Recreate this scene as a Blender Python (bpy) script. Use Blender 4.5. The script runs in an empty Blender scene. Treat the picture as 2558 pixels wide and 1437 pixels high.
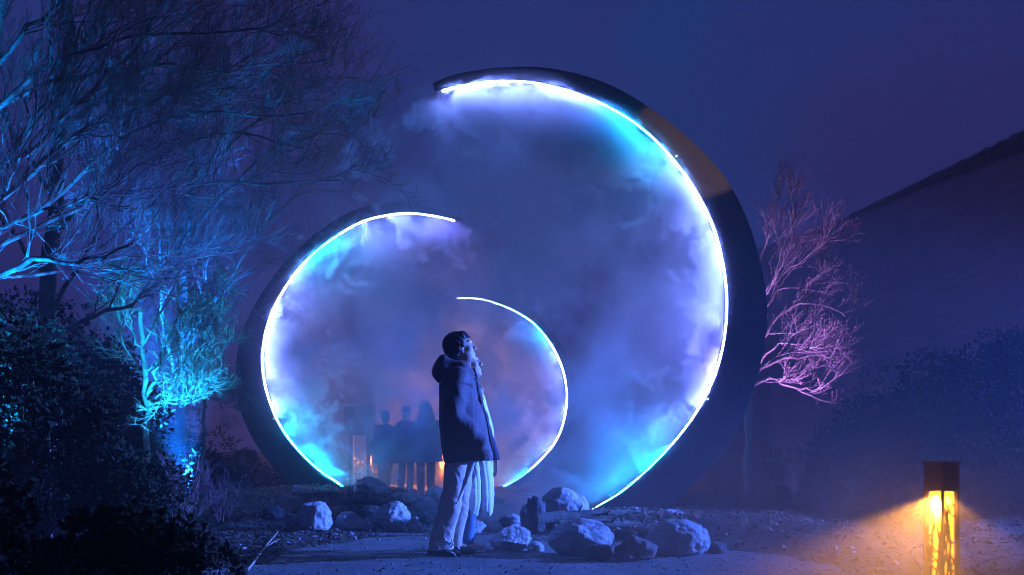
import bpy, bmesh, math, random
import numpy as np
from mathutils import Vector, Matrix, noise as mnoise

random.seed(7)
np.random.seed(7)
rng = np.random.default_rng(11)
scene = bpy.context.scene
COL = scene.collection

# ------------------------------------------------------------------ camera
F = 2700.0            # focal length in photograph pixels (2558 wide)
CAM_H = 0.81          # crouching photographer
HORIZON = 1134.0
cam_data = bpy.data.cameras.new('camera')
cam = bpy.data.objects.new('camera', cam_data)
COL.objects.link(cam)
cam.location = (0, 0, CAM_H)
cam.rotation_euler = (math.radians(90), 0, 0)
cam_data.sensor_width = 36.0
cam_data.lens = F / 2558 * 36.0
cam_data.shift_y = (HORIZON - 718.5) / 2558
cam_data.clip_end = 500
cam_data.clip_start = 0.05
cam_data.dof.use_dof = True
cam_data.dof.focus_distance = 8.6
cam_data.dof.aperture_fstop = 1.8
scene.camera = cam

# ------------------------------------------------------------------ world (night sky glowing blue and violet)
world = bpy.data.worlds.new("World")
scene.world = world
world.use_nodes = True
wn, wl = world.node_tree.nodes, world.node_tree.links
bg = wn['Background']
tc = wn.new('ShaderNodeTexCoord')
nz = wn.new('ShaderNodeTexNoise')
nz.inputs['Scale'].default_value = 2.2
nz.inputs['Detail'].default_value = 4.0
wl.new(tc.outputs['Generated'], nz.inputs['Vector'])
cr = wn.new('ShaderNodeValToRGB')
cr.color_ramp.elements[0].position = 0.42
cr.color_ramp.elements[0].color = (0.008, 0.038, 0.190, 1)
cr.color_ramp.elements[1].position = 0.58
cr.color_ramp.elements[1].color = (0.025, 0.026, 0.150, 1)
wl.new(nz.outputs['Fac'], cr.inputs['Fac'])
sep = wn.new('ShaderNodeSeparateXYZ')
wl.new(tc.outputs['Generated'], sep.inputs[0])
mr_ = wn.new('ShaderNodeMapRange')
mr_.inputs[1].default_value = 0.02
mr_.inputs[2].default_value = 0.34
wl.new(sep.outputs[2], mr_.inputs[0])
mx = wn.new('ShaderNodeMix')
mx.data_type = 'RGBA'
mx.inputs[6].default_value = (0.017, 0.015, 0.10, 1)      # dusky violet towards the horizon
wl.new(mr_.outputs[0], mx.inputs[0])
wl.new(cr.outputs['Color'], mx.inputs[7])
wl.new(mx.outputs[2], bg.inputs['Color'])
bg.inputs['Strength'].default_value = 0.95

# ------------------------------------------------------------------ render settings
scene.render.engine = 'CYCLES'
cy = scene.cycles
cy.use_denoising = True
cy.denoiser = 'OPENIMAGEDENOISE'
cy.max_bounces = 5
cy.diffuse_bounces = 2
cy.glossy_bounces = 2
cy.transmission_bounces = 2
cy.volume_bounces = 1
cy.filter_width = 0.85
cy.transparent_max_bounces = 8
cy.sample_clamp_indirect = 4.0
cy.sample_clamp_direct = 0.0
cy.caustics_reflective = False
cy.caustics_refractive = False
cy.volume_step_rate = 1.0
cy.volume_max_steps = 256
cy.use_light_tree = True
scene.view_settings.view_transform = 'Standard'
scene.view_settings.look = 'None'
scene.view_settings.exposure = 0.0
scene.view_settings.gamma = 1.0

LED_POWER = 580.0
HAZE_DENSITY = 0.0042


# ------------------------------------------------------------------ helpers
def W(px, py, y):
    """photograph pixel -> world point at depth y"""
    return Vector(((px - 1279.0) / F * y, y, CAM_H - (py - HORIZON) / F * y))


def mat(name, color=(0.5, 0.5, 0.5), rough=0.8, metal=0.0, noise=None, bump=None, emit=None, spec=0.3):
    """noise = (scale, other colour, contrast low, high); bump = (scale, strength, distance)"""
    m = bpy.data.materials.new(name)
    m.use_nodes = True
    nt = m.node_tree
    b = nt.nodes['Principled BSDF']
    b.inputs['Base Color'].default_value = (*color, 1)
    b.inputs['Roughness'].default_value = rough
    b.inputs['Metallic'].default_value = metal
    b.inputs['Specular IOR Level'].default_value = spec
    t = None
    if noise or bump:
        t = nt.nodes.new('ShaderNodeTexCoord')
    if noise:
        n = nt.nodes.new('ShaderNodeTexNoise')
        n.inputs['Scale'].default_value = noise[0]
        n.inputs['Detail'].default_value = 7
        n.inputs['Roughness'].default_value = 0.65
        nt.links.new(t.outputs['Object'], n.inputs['Vector'])
        r = nt.nodes.new('ShaderNodeValToRGB')
        r.color_ramp.elements[0].position = noise[2]
        r.color_ramp.elements[0].color = (*color, 1)
        r.color_ramp.elements[1].position = noise[3]
        r.color_ramp.elements[1].color = (*noise[1], 1)
        nt.links.new(n.outputs['Fac'], r.inputs['Fac'])
        nt.links.new(r.outputs['Color'], b.inputs['Base Color'])
    if bump:
        n2 = nt.nodes.new('ShaderNodeTexNoise')
        n2.inputs['Scale'].default_value = bump[0]
        n2.inputs['Detail'].default_value = 8
        n2.inputs['Roughness'].default_value = 0.65
        nt.links.new(t.outputs['Object'], n2.inputs['Vector'])
        bp = nt.nodes.new('ShaderNodeBump')
        bp.inputs['Strength'].default_value = bump[1]
        bp.inputs['Distance'].default_value = bump[2]
        nt.links.new(n2.outputs['Fac'], bp.inputs['Height'])
        nt.links.new(bp.outputs['Normal'], b.inputs['Normal'])
    if emit:
        b.inputs['Emission Color'].default_value = (*emit[0], 1)
        b.inputs['Emission Strength'].default_value = emit[1]
    return m


def tag(o, label=None, cat=None, group=None, kind=None):
    if label: o['label'] = label
    if cat: o['category'] = cat
    if group: o['group'] = group
    if kind: o['kind'] = kind
    return o


def link(name, me, m=None, parent=None, smooth=True):
    o = bpy.data.objects.new(name, me)
    COL.objects.link(o)
    if m is not None:
        me.materials.append(m)
    if smooth and len(me.polygons):
        me.polygons.foreach_set('use_smooth', np.ones(len(me.polygons), dtype=bool))
    if parent is not None:
        o.parent = parent
    return o


def pymesh(name, verts, faces):
    me = bpy.data.meshes.new(name)
    me.from_pydata([tuple(v) for v in verts], [], [tuple(f) for f in faces])
    me.update()
    return me


def npmesh(name, verts, faces):
    """verts (n,3), faces (m,k) numpy arrays, one face size"""
    me = bpy.data.meshes.new(name)
    verts = np.asarray(verts, dtype=np.float32)
    faces = np.asarray(faces, dtype=np.int32)
    k = faces.shape[1]
    me.vertices.add(len(verts))
    me.vertices.foreach_set('co', verts.ravel())
    me.loops.add(faces.size)
    me.loops.foreach_set('vertex_index', faces.ravel())
    me.polygons.add(len(faces))
    me.polygons.foreach_set('loop_start', np.arange(0, faces.size, k, dtype=np.int32))
    me.update(calc_edges=True)
    me.validate()
    return me


def empty(name, loc=(0, 0, 0), rz=0.0):
    o = bpy.data.objects.new(name, None)
    COL.objects.link(o)
    o.location = loc
    o.rotation_euler = (0, 0, rz)
    o.empty_display_size = 0.1
    return o


class MB:
    """collects simple shapes into one mesh"""
    def __init__(self):
        self.v, self.f = [], []

    def add(self, vs, fs):
        n = len(self.v)
        self.v += [tuple(v) for v in vs]
        self.f += [tuple(i + n for i in f) for f in fs]

    def box(self, lo, hi):
        x0, y0, z0 = lo
        x1, y1, z1 = hi
        self.add([(x0, y0, z0), (x1, y0, z0), (x1, y1, z0), (x0, y1, z0), (x0, y0, z1), (x1, y0, z1), (x1, y1, z1), (x0, y1, z1)],
                 [(3, 2, 1, 0), (4, 5, 6, 7), (0, 1, 5, 4), (1, 2, 6, 5), (2, 3, 7, 6), (3, 0, 4, 7)])

    def tube(self, pts, rad, sides=6, caps=True):
        pts = [Vector(p) for p in pts]
        n = len(pts)
        if not hasattr(rad, '__len__'):
            rad = [rad] * n
        t0 = (pts[1] - pts[0]).normalized()
        a = t0.orthogonal().normalized()
        vs, fs = [], []
        for i in range(n):
            t = (pts[min(i + 1, n - 1)] - pts[max(i - 1, 0)])
            t = t.normalized() if t.length > 1e-9 else t0
            a = a - t * a.dot(t)
            a = a.normalized() if a.length > 1e-6 else t.orthogonal().normalized()
            b = t.cross(a)
            for k in range(sides):
                an = 2 * math.pi * k / sides
                vs.append(pts[i] + (a * math.cos(an) + b * math.sin(an)) * rad[i])
        for i in range(n - 1):
            for k in range(sides):
                k2 = (k + 1) % sides
                fs.append((i * sides + k, i * sides + k2, (i + 1) * sides + k2, (i + 1) * sides + k))
        if caps:
            fs.append(tuple(range(sides - 1, -1, -1)))
            fs.append(tuple((n - 1) * sides + k for k in range(sides)))
        self.add(vs, fs)

    def build(self, name, m, parent=None, smooth=True):
        return link(name, pymesh(name, self.v, self.f), m, parent, smooth)


def catmull(pts, n):
    """n points evenly spaced (by chord) along a Catmull-Rom curve through pts (2D)"""
    P = np.array(pts, dtype=float)
    P = np.vstack([2 * P[0] - P[1], P, 2 * P[-1] - P[-2]])
    out = []
    for i in range(1, len(P) - 2):
        for t in np.linspace(0, 1, 24, endpoint=False):
            p0, p1, p2, p3 = P[i - 1], P[i], P[i + 1], P[i + 2]
            out.append(0.5 * ((2 * p1) + (-p0 + p2) * t + (2 * p0 - 5 * p1 + 4 * p2 - p3) * t * t + (-p0 + 3 * p1 - 3 * p2 + p3) * t ** 3))
    out.append(P[-2])
    out = np.array(out)
    s = np.r_[0, np.cumsum(np.linalg.norm(np.diff(out, axis=0), axis=1))]
    u = np.linspace(0, s[-1], n)
    return np.c_[np.interp(u, s, out[:, 0]), np.interp(u, s, out[:, 1])]


def sstep(a, b, x):
    t = np.clip((x - a) / (b - a), 0, 1)
    return t * t * (3 - 2 * t)


# ------------------------------------------------------------------ ground shape
def ground_z(x, y):
    x = np.asarray(x, float)
    y = np.asarray(y, float)
    z = 0.0 * x
    # planting bed under the near ring (right) and under the second ring (left)
    z = z + 0.17 * sstep(1.25, 0.5, np.hypot((x - 1.85) / 1.65, (y - 11.6) / 1.9))
    z = z + 0.26 * sstep(1.3, 0.55, np.hypot((x + 2.75) / 1.75, (y - 15.2) / 3.2))
    z = z + 0.10 * sstep(1.3, 0.5, np.hypot((x - 0.9) / 1.9, (y - 22.0) / 2.2))
    # banks rising away from the path
    z = z + 0.9 * sstep(3.0, 9.0, -x - 0.1 * y) + 0.8 * sstep(2.6, 9.0, x - 0.05 * y)
    z = z + 0.03 * np.sin(x * 1.7 + 0.6 * y) * np.sin(y * 1.3 - 0.4 * x) * sstep(0.8, 2.2, np.abs(x))
    return z


def gz(x, y):
    return float(ground_z(x, y))


def grid_mesh(name, x0, x1, y0, y1, nx, ny, zf, keep=None, power=1.0):
    xs = np.linspace(x0, x1, nx)
    t = np.linspace(0, 1, ny) ** power
    ys = y0 + (y1 - y0) * t
    X, Y = np.meshgrid(xs, ys)
    Z = zf(X, Y)
    v = np.c_[X.ravel(), Y.ravel(), Z.ravel()]
    idx = np.arange(nx * ny).reshape(ny, nx)
    q = np.stack([idx[:-1, :-1], idx[:-1, 1:], idx[1:, 1:], idx[1:, :-1]], -1).reshape(-1, 4)
    if keep is not None:
        c = v[q].mean(1)
        q = q[keep(c[:, 0], c[:, 1])]
        used = np.unique(q)
        rm = -np.ones(len(v), int)
        rm[used] = np.arange(len(used))
        v, q = v[used], rm[q]
    return npmesh(name, v, q)


M_ground = mat('soil', (0.030, 0.024, 0.020), 0.95, noise=(3.0, (0.10, 0.075, 0.055), 0.35, 0.7), bump=(30, 0.9, 0.03))
M_path = mat('packed_grit', (0.10, 0.095, 0.095), 0.95, noise=(5.0, (0.22, 0.21, 0.205), 0.3, 0.72), bump=(45, 0.8, 0.02))
M_mulch = mat('mulch', (0.05, 0.025, 0.018), 0.95, noise=(6.0, (0.12, 0.06, 0.04), 0.35, 0.7), bump=(35, 1.0, 0.03))

def path_c(y):      # centre line of the path: passes right of the second ring, left of the first
    return -0.35 + 0.10 * np.sin(y * 0.25)


def path_lr(y):
    w = 1.15 + 0.10 * np.sin(y * 1.9) + 0.10 * np.sin(y * 0.7 + 2) + 0.04 * np.sin(y * 5.1)
    near = sstep(10.2, 8.6, y)
    l = path_c(y) - w - 0.55 * near - 0.07 * np.sin(y * 2.7 + 1)
    r = path_c(y) + w + 1.35 * near + 0.08 * np.sin(y * 2.3)
    return l, r


def rough(x, y):
    return 0.012 * np.sin(3.1 * x + 1.7 * np.sin(2.3 * y)) * np.sin(2.9 * y + 1.3 * np.sin(1.9 * x)) + 0.006 * np.sin(9.7 * x + 2 * np.sin(7 * y)) * np.sin(8.3 * y)


def ground_base(x, y):
    l, r = path_lr(y)
    ins = sstep(0.0, 0.25, x - l) * sstep(0.0, 0.25, r - x)
    return ground_z(x, y) + rough(x, y) * 1.6 - 0.05 * ins


u = np.linspace(-1, 1, 321)
xs_ = np.sinh(u * 4.2) / np.sinh(4.2) * 70
ys_ = np.r_[np.linspace(-8, 4, 20, endpoint=False), np.linspace(4, 26, 330, endpoint=False), 26 + 174 * np.linspace(0, 1, 60) ** 2]
GX, GY = np.meshgrid(xs_, ys_)
gi = np.arange(GX.size).reshape(GX.shape)
ground = link('ground', npmesh('ground', np.c_[GX.ravel(), GY.ravel(), ground_base(GX, GY).ravel()], np.stack([gi[:-1, :-1], gi[:-1, 1:], gi[1:, 1:], gi[1:, :-1]], -1).reshape(-1, 4)), M_ground)
tag(ground, kind='structure')

M_fog_shade = mat('shaded_fog_tone', (0.34, 0.23, 0.25), 0.95, noise=(0.6, (0.46, 0.33, 0.35), 0.35, 0.68), bump=(3, 0.8, 0.2))
ridge = []  # sloping sheet added to stand in for the shaded fog at the right
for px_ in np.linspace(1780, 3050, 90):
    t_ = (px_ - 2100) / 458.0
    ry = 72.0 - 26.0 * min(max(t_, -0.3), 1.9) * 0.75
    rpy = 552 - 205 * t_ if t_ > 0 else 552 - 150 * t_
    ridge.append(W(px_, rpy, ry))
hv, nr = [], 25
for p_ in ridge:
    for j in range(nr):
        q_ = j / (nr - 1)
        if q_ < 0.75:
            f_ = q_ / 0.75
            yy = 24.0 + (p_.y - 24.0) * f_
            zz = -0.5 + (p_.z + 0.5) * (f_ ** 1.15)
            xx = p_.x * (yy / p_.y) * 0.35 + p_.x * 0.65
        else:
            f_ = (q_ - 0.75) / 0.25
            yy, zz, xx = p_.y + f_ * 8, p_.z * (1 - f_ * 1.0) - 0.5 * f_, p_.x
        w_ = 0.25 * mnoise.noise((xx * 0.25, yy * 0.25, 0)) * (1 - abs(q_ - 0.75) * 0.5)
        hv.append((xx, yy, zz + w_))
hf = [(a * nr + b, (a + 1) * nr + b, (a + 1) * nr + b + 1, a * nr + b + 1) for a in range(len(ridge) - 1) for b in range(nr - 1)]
fog_slope = link('fog_shade_slope', pymesh('fog_shade_slope', hv, hf), M_fog_shade)
tag(fog_slope, kind='structure')

PY = np.linspace(-2.5, 40, 1100)
PL, PR = path_lr(PY)
PU = np.linspace(0, 1, 150)
PX = PL[:, None] + (PR - PL)[:, None] * PU[None, :]
PYY = np.repeat(PY[:, None], len(PU), 1)
PZ = ground_z(PX, PYY) + 0.006 + rough(PX, PYY) * 0.9 - 0.05 * (1 - sstep(0, 0.10, PX - PL[:, None]) * sstep(0, 0.10, PR[:, None] - PX))
pi_ = np.arange(PX.size).reshape(PX.shape)
path = link('path', npmesh('path', np.c_[PX.ravel(), PYY.ravel(), PZ.ravel()], np.stack([pi_[:-1, :-1], pi_[:-1, 1:], pi_[1:, 1:], pi_[1:, :-1]], -1).reshape(-1, 4)), M_path)
tag(path, kind='structure')

# ------------------------------------------------------------------ light rings
M_steel = mat('dark_steel', (0.050, 0.028, 0.032), 0.75, 0.0, noise=(2.5, (0.075, 0.044, 0.045), 0.35, 0.7), spec=0.3)


def led_material():
    m = bpy.data.materials.new('led_light')
    m.use_nodes = True
    nt = m.node_tree
    nt.nodes.clear()
    o = nt.nodes.new('ShaderNodeOutputMaterial')
    e = nt.nodes.new('ShaderNodeEmission')
    a = nt.nodes.new('ShaderNodeAttribute')
    a.attribute_name = 'led'
    e.inputs['Strength'].default_value = LED_POWER
    nt.links.new(a.outputs['Color'], e.inputs['Color'])
    nt.links.new(e.outputs['Emission'], o.inputs['Surface'])
    return m


M_led = led_material()
M_clip = mat('led_clip', (0.8, 0.8, 0.85), 0.3, emit=((0.7, 0.75, 1.0), 6.0))

LAV = (0.19, 0.265, 1.0)
VIO = (0.19, 0.15, 1.0)
CYA = (0.008, 0.40, 0.95)
BLU = (0.03, 0.19, 1.0)
OFF = (0.01, 0.012, 0.03)

RING1 = dict(y=12.0, sgn=1.0, depth=0.24, led_r=0.0078,
    inner=[(1088, 238), (1130, 226), (1200, 213), (1270, 209), (1340, 214), (1440, 240), (1540, 284), (1630, 350), (1715, 450), (1775, 560), (1805, 670), (1813, 770), (1803, 870), (1775, 960), (1725, 1050), (1650, 1140), (1560, 1222), (1490, 1266), (1440, 1296)],
    outer=[(1083, 216), (1125, 199), (1200, 183), (1280, 176), (1360, 178), (1460, 198), (1560, 240), (1680, 322), (1790, 428), (1858, 545), (1896, 670), (1911, 780), (1901, 880), (1868, 1000), (1815, 1110), (1750, 1190), (1680, 1255), (1640, 1285), (1610, 1305)],
    cols=[(0, LAV), (.12, LAV), (.2, LAV), (.25, BLU), (.29, CYA), (.35, CYA), (.41, LAV), (.62, LAV), (.7, VIO), (.78, LAV), (.84, CYA), (.93, CYA), (.96, OFF), (1, OFF)])
RING2 = dict(y=17.0, sgn=-1.0, gain=1.6, depth=0.24, led_r=0.0066,
    inner=[(1147, 558), (1110, 547), (1040, 536), (985, 538), (910, 555), (840, 594), (770, 650), (715, 720), (675, 800), (658, 885), (664, 960), (690, 1040), (730, 1105), (785, 1163), (840, 1203), (880, 1230), (900, 1242)],
    outer=[(1158, 551), (1115, 534), (1050, 515), (985, 509), (900, 524), (815, 570), (725, 648), (655, 740), (610, 830), (593, 925), (600, 1010), (632, 1090), (675, 1155), (715, 1200), (745, 1230), (765, 1245), (775, 1255)],
    cols=[(0, VIO), (.1, LAV), (.22, LAV), (.28, CYA), (.36, CYA), (.42, LAV), (.7, LAV), (.76, CYA), (.95, CYA), (1, BLU)])
RING3 = dict(y=23.0, sgn=1.0, gain=1.4, depth=0.2, led_r=0.0045,
    inner=[(1136, 746), (1190, 747), (1235, 757), (1290, 780), (1340, 815), (1382, 870), (1406, 925), (1416, 985), (1410, 1045), (1390, 1100), (1350, 1150), (1300, 1192), (1245, 1222), (1225, 1230)],
    outer=[(1132, 741), (1192, 737), (1240, 746), (1298, 768), (1353, 802), (1400, 860), (1428, 920), (1440, 985), (1433, 1050), (1410, 1112), (1366, 1165), (1310, 1208), (1258, 1232), (1238, 1240)],
    cols=[(0, tuple(.25 * c for c in LAV)), (.12, tuple(.35 * c for c in LAV)), (.25, BLU), (.34, CYA), (.42, LAV), (.75, LAV), (.85, CYA), (1, CYA)])


def make_ring(R, label, group):
    Y = R['y']
    N = 96
    I = np.array([W(a, b, Y)[:] for a, b in catmull(R['inner'], N)])
    O = np.array([W(a, b, Y)[:] for a, b in catmull(R['outer'], N)])
    cen = I.mean(0)
    # circle fit of the inner edge
    A = np.c_[2 * I[:, 0], 2 * I[:, 2], np.ones(N)]
    s = np.linalg.lstsq(A, I[:, 0] ** 2 + I[:, 2] ** 2, rcond=None)[0]
    cx, cz = s[0], s[1]
    rad = math.sqrt(s[2] + cx * cx + cz * cz)
    R['c'], R['rad'], R['I'] = (cx, Y, cz), rad, I
    base = (I[-1] + O[-1]) / 2
    root = empty('light_ring', (base[0], Y, gz(base[0], Y)))
    tag(root, label, 'light sculpture', group)
    off = np.array(root.location)
    d = R['depth'] / 2
    b = 0.012
    vs, fs = [], []
    # cross-section with small chamfers: 8 corners
    for i in range(N):
        n = O[i] - I[i]
        L = np.linalg.norm(n)
        n = n / L
        bb = min(b, L * 0.3)
        for (u, y) in ((bb, -d), (L - bb, -d), (L, -d + bb), (L, d - bb), (L - bb, d), (bb, d), (0, d - bb), (0, -d + bb)):
            vs.append(I[i] + n * u + np.array([0, y, 0]) - off)
    for i in range(N - 1):
        for k in range(8):
            k2 = (k + 1) % 8
            fs.append((i * 8 + k, i * 8 + k2, (i + 1) * 8 + k2, (i + 1) * 8 + k))
    fs.append(tuple(range(7, -1, -1)))
    fs.append(tuple((N - 1) * 8 + k for k in range(8)))
    me = pymesh('ring_body', vs, fs)
    link('ring_body', me, M_steel, root, smooth=False)
    # LED strips: modules along the inner edge
    pts = I.copy()
    for i in range(N):
        n = O[i] - I[i]
        n = n / np.linalg.norm(n)
        pts[i] = I[i] - n * (R['led_r'] * 0.7) + np.array([0, -d + 0.035, 0]) - off
    tt = [c[0] for c in R['cols']]
    cc = np.array([c[1] for c in R['cols']])
    nmod = 8
    bounds = np.linspace(1, N - 1, nmod + 1).astype(int)
    for m in range(nmod):
        a, z = bounds[m], bounds[m + 1]
        mb = MB()
        seg = pts[a:z + 1].copy()
        seg[0] += (seg[1] - seg[0]) * 0.03
        seg[-1] += (seg[-2] - seg[-1]) * 0.03
        mb.tube(seg, R['led_r'], 6)
        o = mb.build('led_strip', M_led, root)
        ca = o.data.color_attributes.new('led', 'FLOAT_COLOR', 'POINT')
        buf = np.ones((len(mb.v), 4), np.float32)
        for i in range(z - a + 1):
            t = (a + i) / (N - 1)
            buf[i * 6:(i + 1) * 6, :3] = [np.interp(t, tt, cc[:, k]) * R.get('gain', 1.0) for k in range(3)]
        ca.data.foreach_set('color', buf.ravel())
        if 0 < m:
            cb = MB()
            p = pts[a]
            n = (O[a] - I[a]) / np.linalg.norm(O[a] - I[a])
            cb.tube([p + n * 0.012, p + n * 0.05 + np.array([0, -0.045, 0])], [0.008, 0.005], 6)
            cb.build('clip', M_clip if m % 3 == 0 else M_steel, root)
    return root


make_ring(RING1, 'largest and nearest crescent ring of dark steel, opening left, standing behind the right-hand boulders', 'crescent light rings along the path')
make_ring(RING2, 'middle crescent ring of dark steel opening right, standing on the left mulch bed', 'crescent light rings along the path')
make_ring(RING3, 'smallest and farthest crescent ring with a thin lit edge, seen just right of the couple', 'crescent light rings along the path')

# ------------------------------------------------------------------ mist (voxel smoke blown in from the rings)


class FN:
    """tiny expression builder for geometry-node fields"""
    nt = None

    def __init__(self, s): self.s = s

    @staticmethod
    def m(op, a, b=None, c=None):
        n = FN.nt.nodes.new('ShaderNodeMath')
        n.operation = op
        for i, v in enumerate((a, b, c)):
            if v is None: continue
            if isinstance(v, FN): FN.nt.links.new(v.s, n.inputs[i])
            else: n.inputs[i].default_value = v
        return FN(n.outputs[0])

    def __add__(self, o): return FN.m('ADD', self, o)
    def __radd__(self, o): return FN.m('ADD', self, o)
    def __sub__(self, o): return FN.m('SUBTRACT', self, o)
    def __rsub__(self, o): return FN.m('SUBTRACT', o, self)
    def __mul__(self, o): return FN.m('MULTIPLY', self, o)
    def __rmul__(self, o): return FN.m('MULTIPLY', self, o)
    def __truediv__(self, o): return FN.m('DIVIDE', self, o)
    def exp(self): return FN.m('EXPONENT', self)
    def sqrt(self): return FN.m('SQRT', self)
    def max(self, o): return FN.m('MAXIMUM', self, o)
    def min(self, o): return FN.m('MINIMUM', self, o)
    def abs(self): return FN.m('ABSOLUTE', self)

    def smooth(self, a, b):
        n = FN.nt.nodes.new('ShaderNodeMapRange')
        n.interpolation_type = 'SMOOTHSTEP'
        FN.nt.links.new(self.s, n.inputs[0])
        n.inputs[1].default_value = a
        n.inputs[2].default_value = b
        return FN(n.outputs[0])


def vec_math(nt, op, a, b):
    n = nt.nodes.new('ShaderNodeVectorMath')
    n.operation = op
    for i, v in enumerate((a, b)):
        if isinstance(v, (tuple, list)): n.inputs[i].default_value = v
        elif isinstance(v, float): n.inputs['Scale'].default_value = v
        else: nt.links.new(v, n.inputs[i])
    return n.outputs[0]


def noise_field(nt, vec, scale, detail, rough=0.6, dist=0.0, color=False):
    n = nt.nodes.new('ShaderNodeTexNoise')
    nt.links.new(vec, n.inputs['Vector'])
    n.inputs['Scale'].default_value = scale
    n.inputs['Detail'].default_value = detail
    n.inputs['Roughness'].default_value = rough
    n.inputs['Distortion'].default_value = dist
    return n.outputs['Color'] if color else FN(n.outputs[0])


def mist_material(name, density, color=(0.80, 0.86, 0.92), step=2.0, aniso=0.2):
    m = bpy.data.materials.new(name)
    m.use_nodes = True
    nt = m.node_tree
    nt.nodes.clear()
    o = nt.nodes.new('ShaderNodeOutputMaterial')
    v = nt.nodes.new('ShaderNodeVolumePrincipled')
    v.inputs['Color'].default_value = (*color, 1)
    v.inputs['Density'].default_value = density
    v.inputs['Anisotropy'].default_value = aniso
    nt.links.new(v.outputs['Volume'], o.inputs['Volume'])
    try: m.cycles.volume_step_rate = step
    except Exception: pass
    return m


def make_mist(name, loc, lo, hi, vox, build, m, label, seed):
    nt = bpy.data.node_groups.new(name + '_field', 'GeometryNodeTree')
    nt.interface.new_socket('Geometry', in_out='OUTPUT', socket_type='NodeSocketGeometry')
    out = nt.nodes.new('NodeGroupOutput')
    vc = nt.nodes.new('GeometryNodeVolumeCube')
    sm = nt.nodes.new('GeometryNodeSetMaterial')
    sm.inputs['Material'].default_value = m
    vc.inputs['Min'].default_value = lo
    vc.inputs['Max'].default_value = hi
    for k, ax in enumerate('XYZ'):
        vc.inputs['Resolution ' + ax].default_value = max(8, int((hi[k] - lo[k]) / vox))
    FN.nt = nt
    pos = nt.nodes.new('GeometryNodeInputPosition').outputs[0]
    sx = nt.nodes.new('ShaderNodeSeparateXYZ')
    nt.links.new(pos, sx.inputs[0])
    d = build(nt, pos, FN(sx.outputs[0]), FN(sx.outputs[1]), FN(sx.outputs[2]), seed)
    nt.links.new(d.s, vc.inputs['Density'])
    nt.links.new(vc.outputs[0], sm.inputs[0])
    nt.links.new(sm.outputs[0], out.inputs[0])
    vol = bpy.data.volumes.new(name)
    o = bpy.data.objects.new(name, vol)
    COL.objects.link(o)
    o.location = loc
    md = o.modifiers.new('field', 'NODES')
    md.node_group = nt
    vol.materials.append(m)
    tag(o, label, 'mist', None, 'stuff')
    return o


def ring_mist(R, blobs, wisp=0.5):
    """blobs: (px, py, radius px, strength, y offset m)"""
    cx, cyy, cz = R['c']
    rad = R['rad']
    Y = R['y']

    def build(nt, pos, x, y, z, seed):
        sh = vec_math(nt, 'ADD', pos, (seed * 7.3, seed * 3.1, seed * 5.7))
        warp = noise_field(nt, sh, 1.3, 3, color=True)
        w2 = vec_math(nt, 'SCALE', vec_math(nt, 'SUBTRACT', warp, (0.5, 0.5, 0.5)), 0.9)
        q = vec_math(nt, 'ADD', sh, w2)
        big = noise_field(nt, q, 1.5, 3, 0.5)
        puff = noise_field(nt, q, 3.6, 7, 0.62)
        thin = noise_field(nt, q, 1.0, 8, 0.62)
        r = (x * x + z * z).sqrt()
        d = rad - r                                   # metres inside the ring edge
        inside = d.smooth(-0.01, 0.06)
        cover = ((d.max(0.0)) * (-1 / 0.30)).exp() * 0.19
        for (px, py, pr, st, yo) in blobs:
            c = W(px, py, Y)
            s = pr / F * Y
            ax, ay, az = c.x - cx, yo, c.z - cz
            dx, dy, dz = x - ax, y - ay, z - az
            cover = cover + ((dx * dx + dz * dz) * (-1 / (s * s)) + dy * dy * -5.0).exp() * st
        lump = (cover + (big - 0.5) * 1.1 + (puff - 0.5) * 2.6 - 0.43).smooth(0.0, 0.15)
        side = (x * R['sgn']).smooth(-0.35 * rad, 0.25 * rad)
        edge = r.smooth(rad + 0.02, rad - 0.2) * side + r.smooth(rad + 0.15, rad - 1.3) * (1.0 - side)
        wis = ((thin - 0.44).max(0.0) * 1.0 + 0.014) * edge * ((y * y) * -2.0).exp()
        return ((lump * inside * ((y * y) * -14.0).exp()) + wis * wisp).max(0.0)
    return build


M_mist1 = mist_material('mist_near', 9.0)
M_mist2 = mist_material('mist_second', 10.0)
M_mist3 = mist_material('mist_far', 8.0)
r1 = RING1['rad'] + 0.15
make_mist('mist', RING1['c'], (-r1 - 0.5, -0.6, -r1), (r1, 0.6, r1), 0.026,
          ring_mist(RING1, [(1180, 260, 90, .42, 0), (1320, 280, 95, .5, 0), (1470, 320, 110, .62, 0), (1400, 370, 90, .35, 0), (1600, 400, 80, .45, 0), (1700, 500, 80, .5, 0), (1770, 640, 60, .5, 0), (1760, 900, 75, .5, 0), (1740, 780, 50, .3, 0), (1620, 1100, 100, .38, 0), (1090, 270, 80, .4, 0), (1740, 990, 40, .4, 0)], 0.92),
          M_mist1, 'lit mist hanging inside the nearest ring', 1)
r2 = RING2['rad'] + 0.15
make_mist('mist', RING2['c'], (-r2, -0.6, -r2), (r2 + 0.5, 0.6, r2), 0.032,
          ring_mist(RING2, [(790, 640, 45, .75, 0), (745, 690, 30, .5, 0), (700, 850, 70, .42, 0), (750, 960, 90, .46, 0), (800, 930, 50, .3, 0), (790, 1050, 60, .42, 0), (800, 1140, 40, .35, 0), (1090, 600, 70, .35, 0), (960, 700, 90, .2, 0)], 0.7),
          M_mist2, 'thick lit mist pouring from the second ring', 4)
r3 = RING3['rad'] + 0.15
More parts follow.
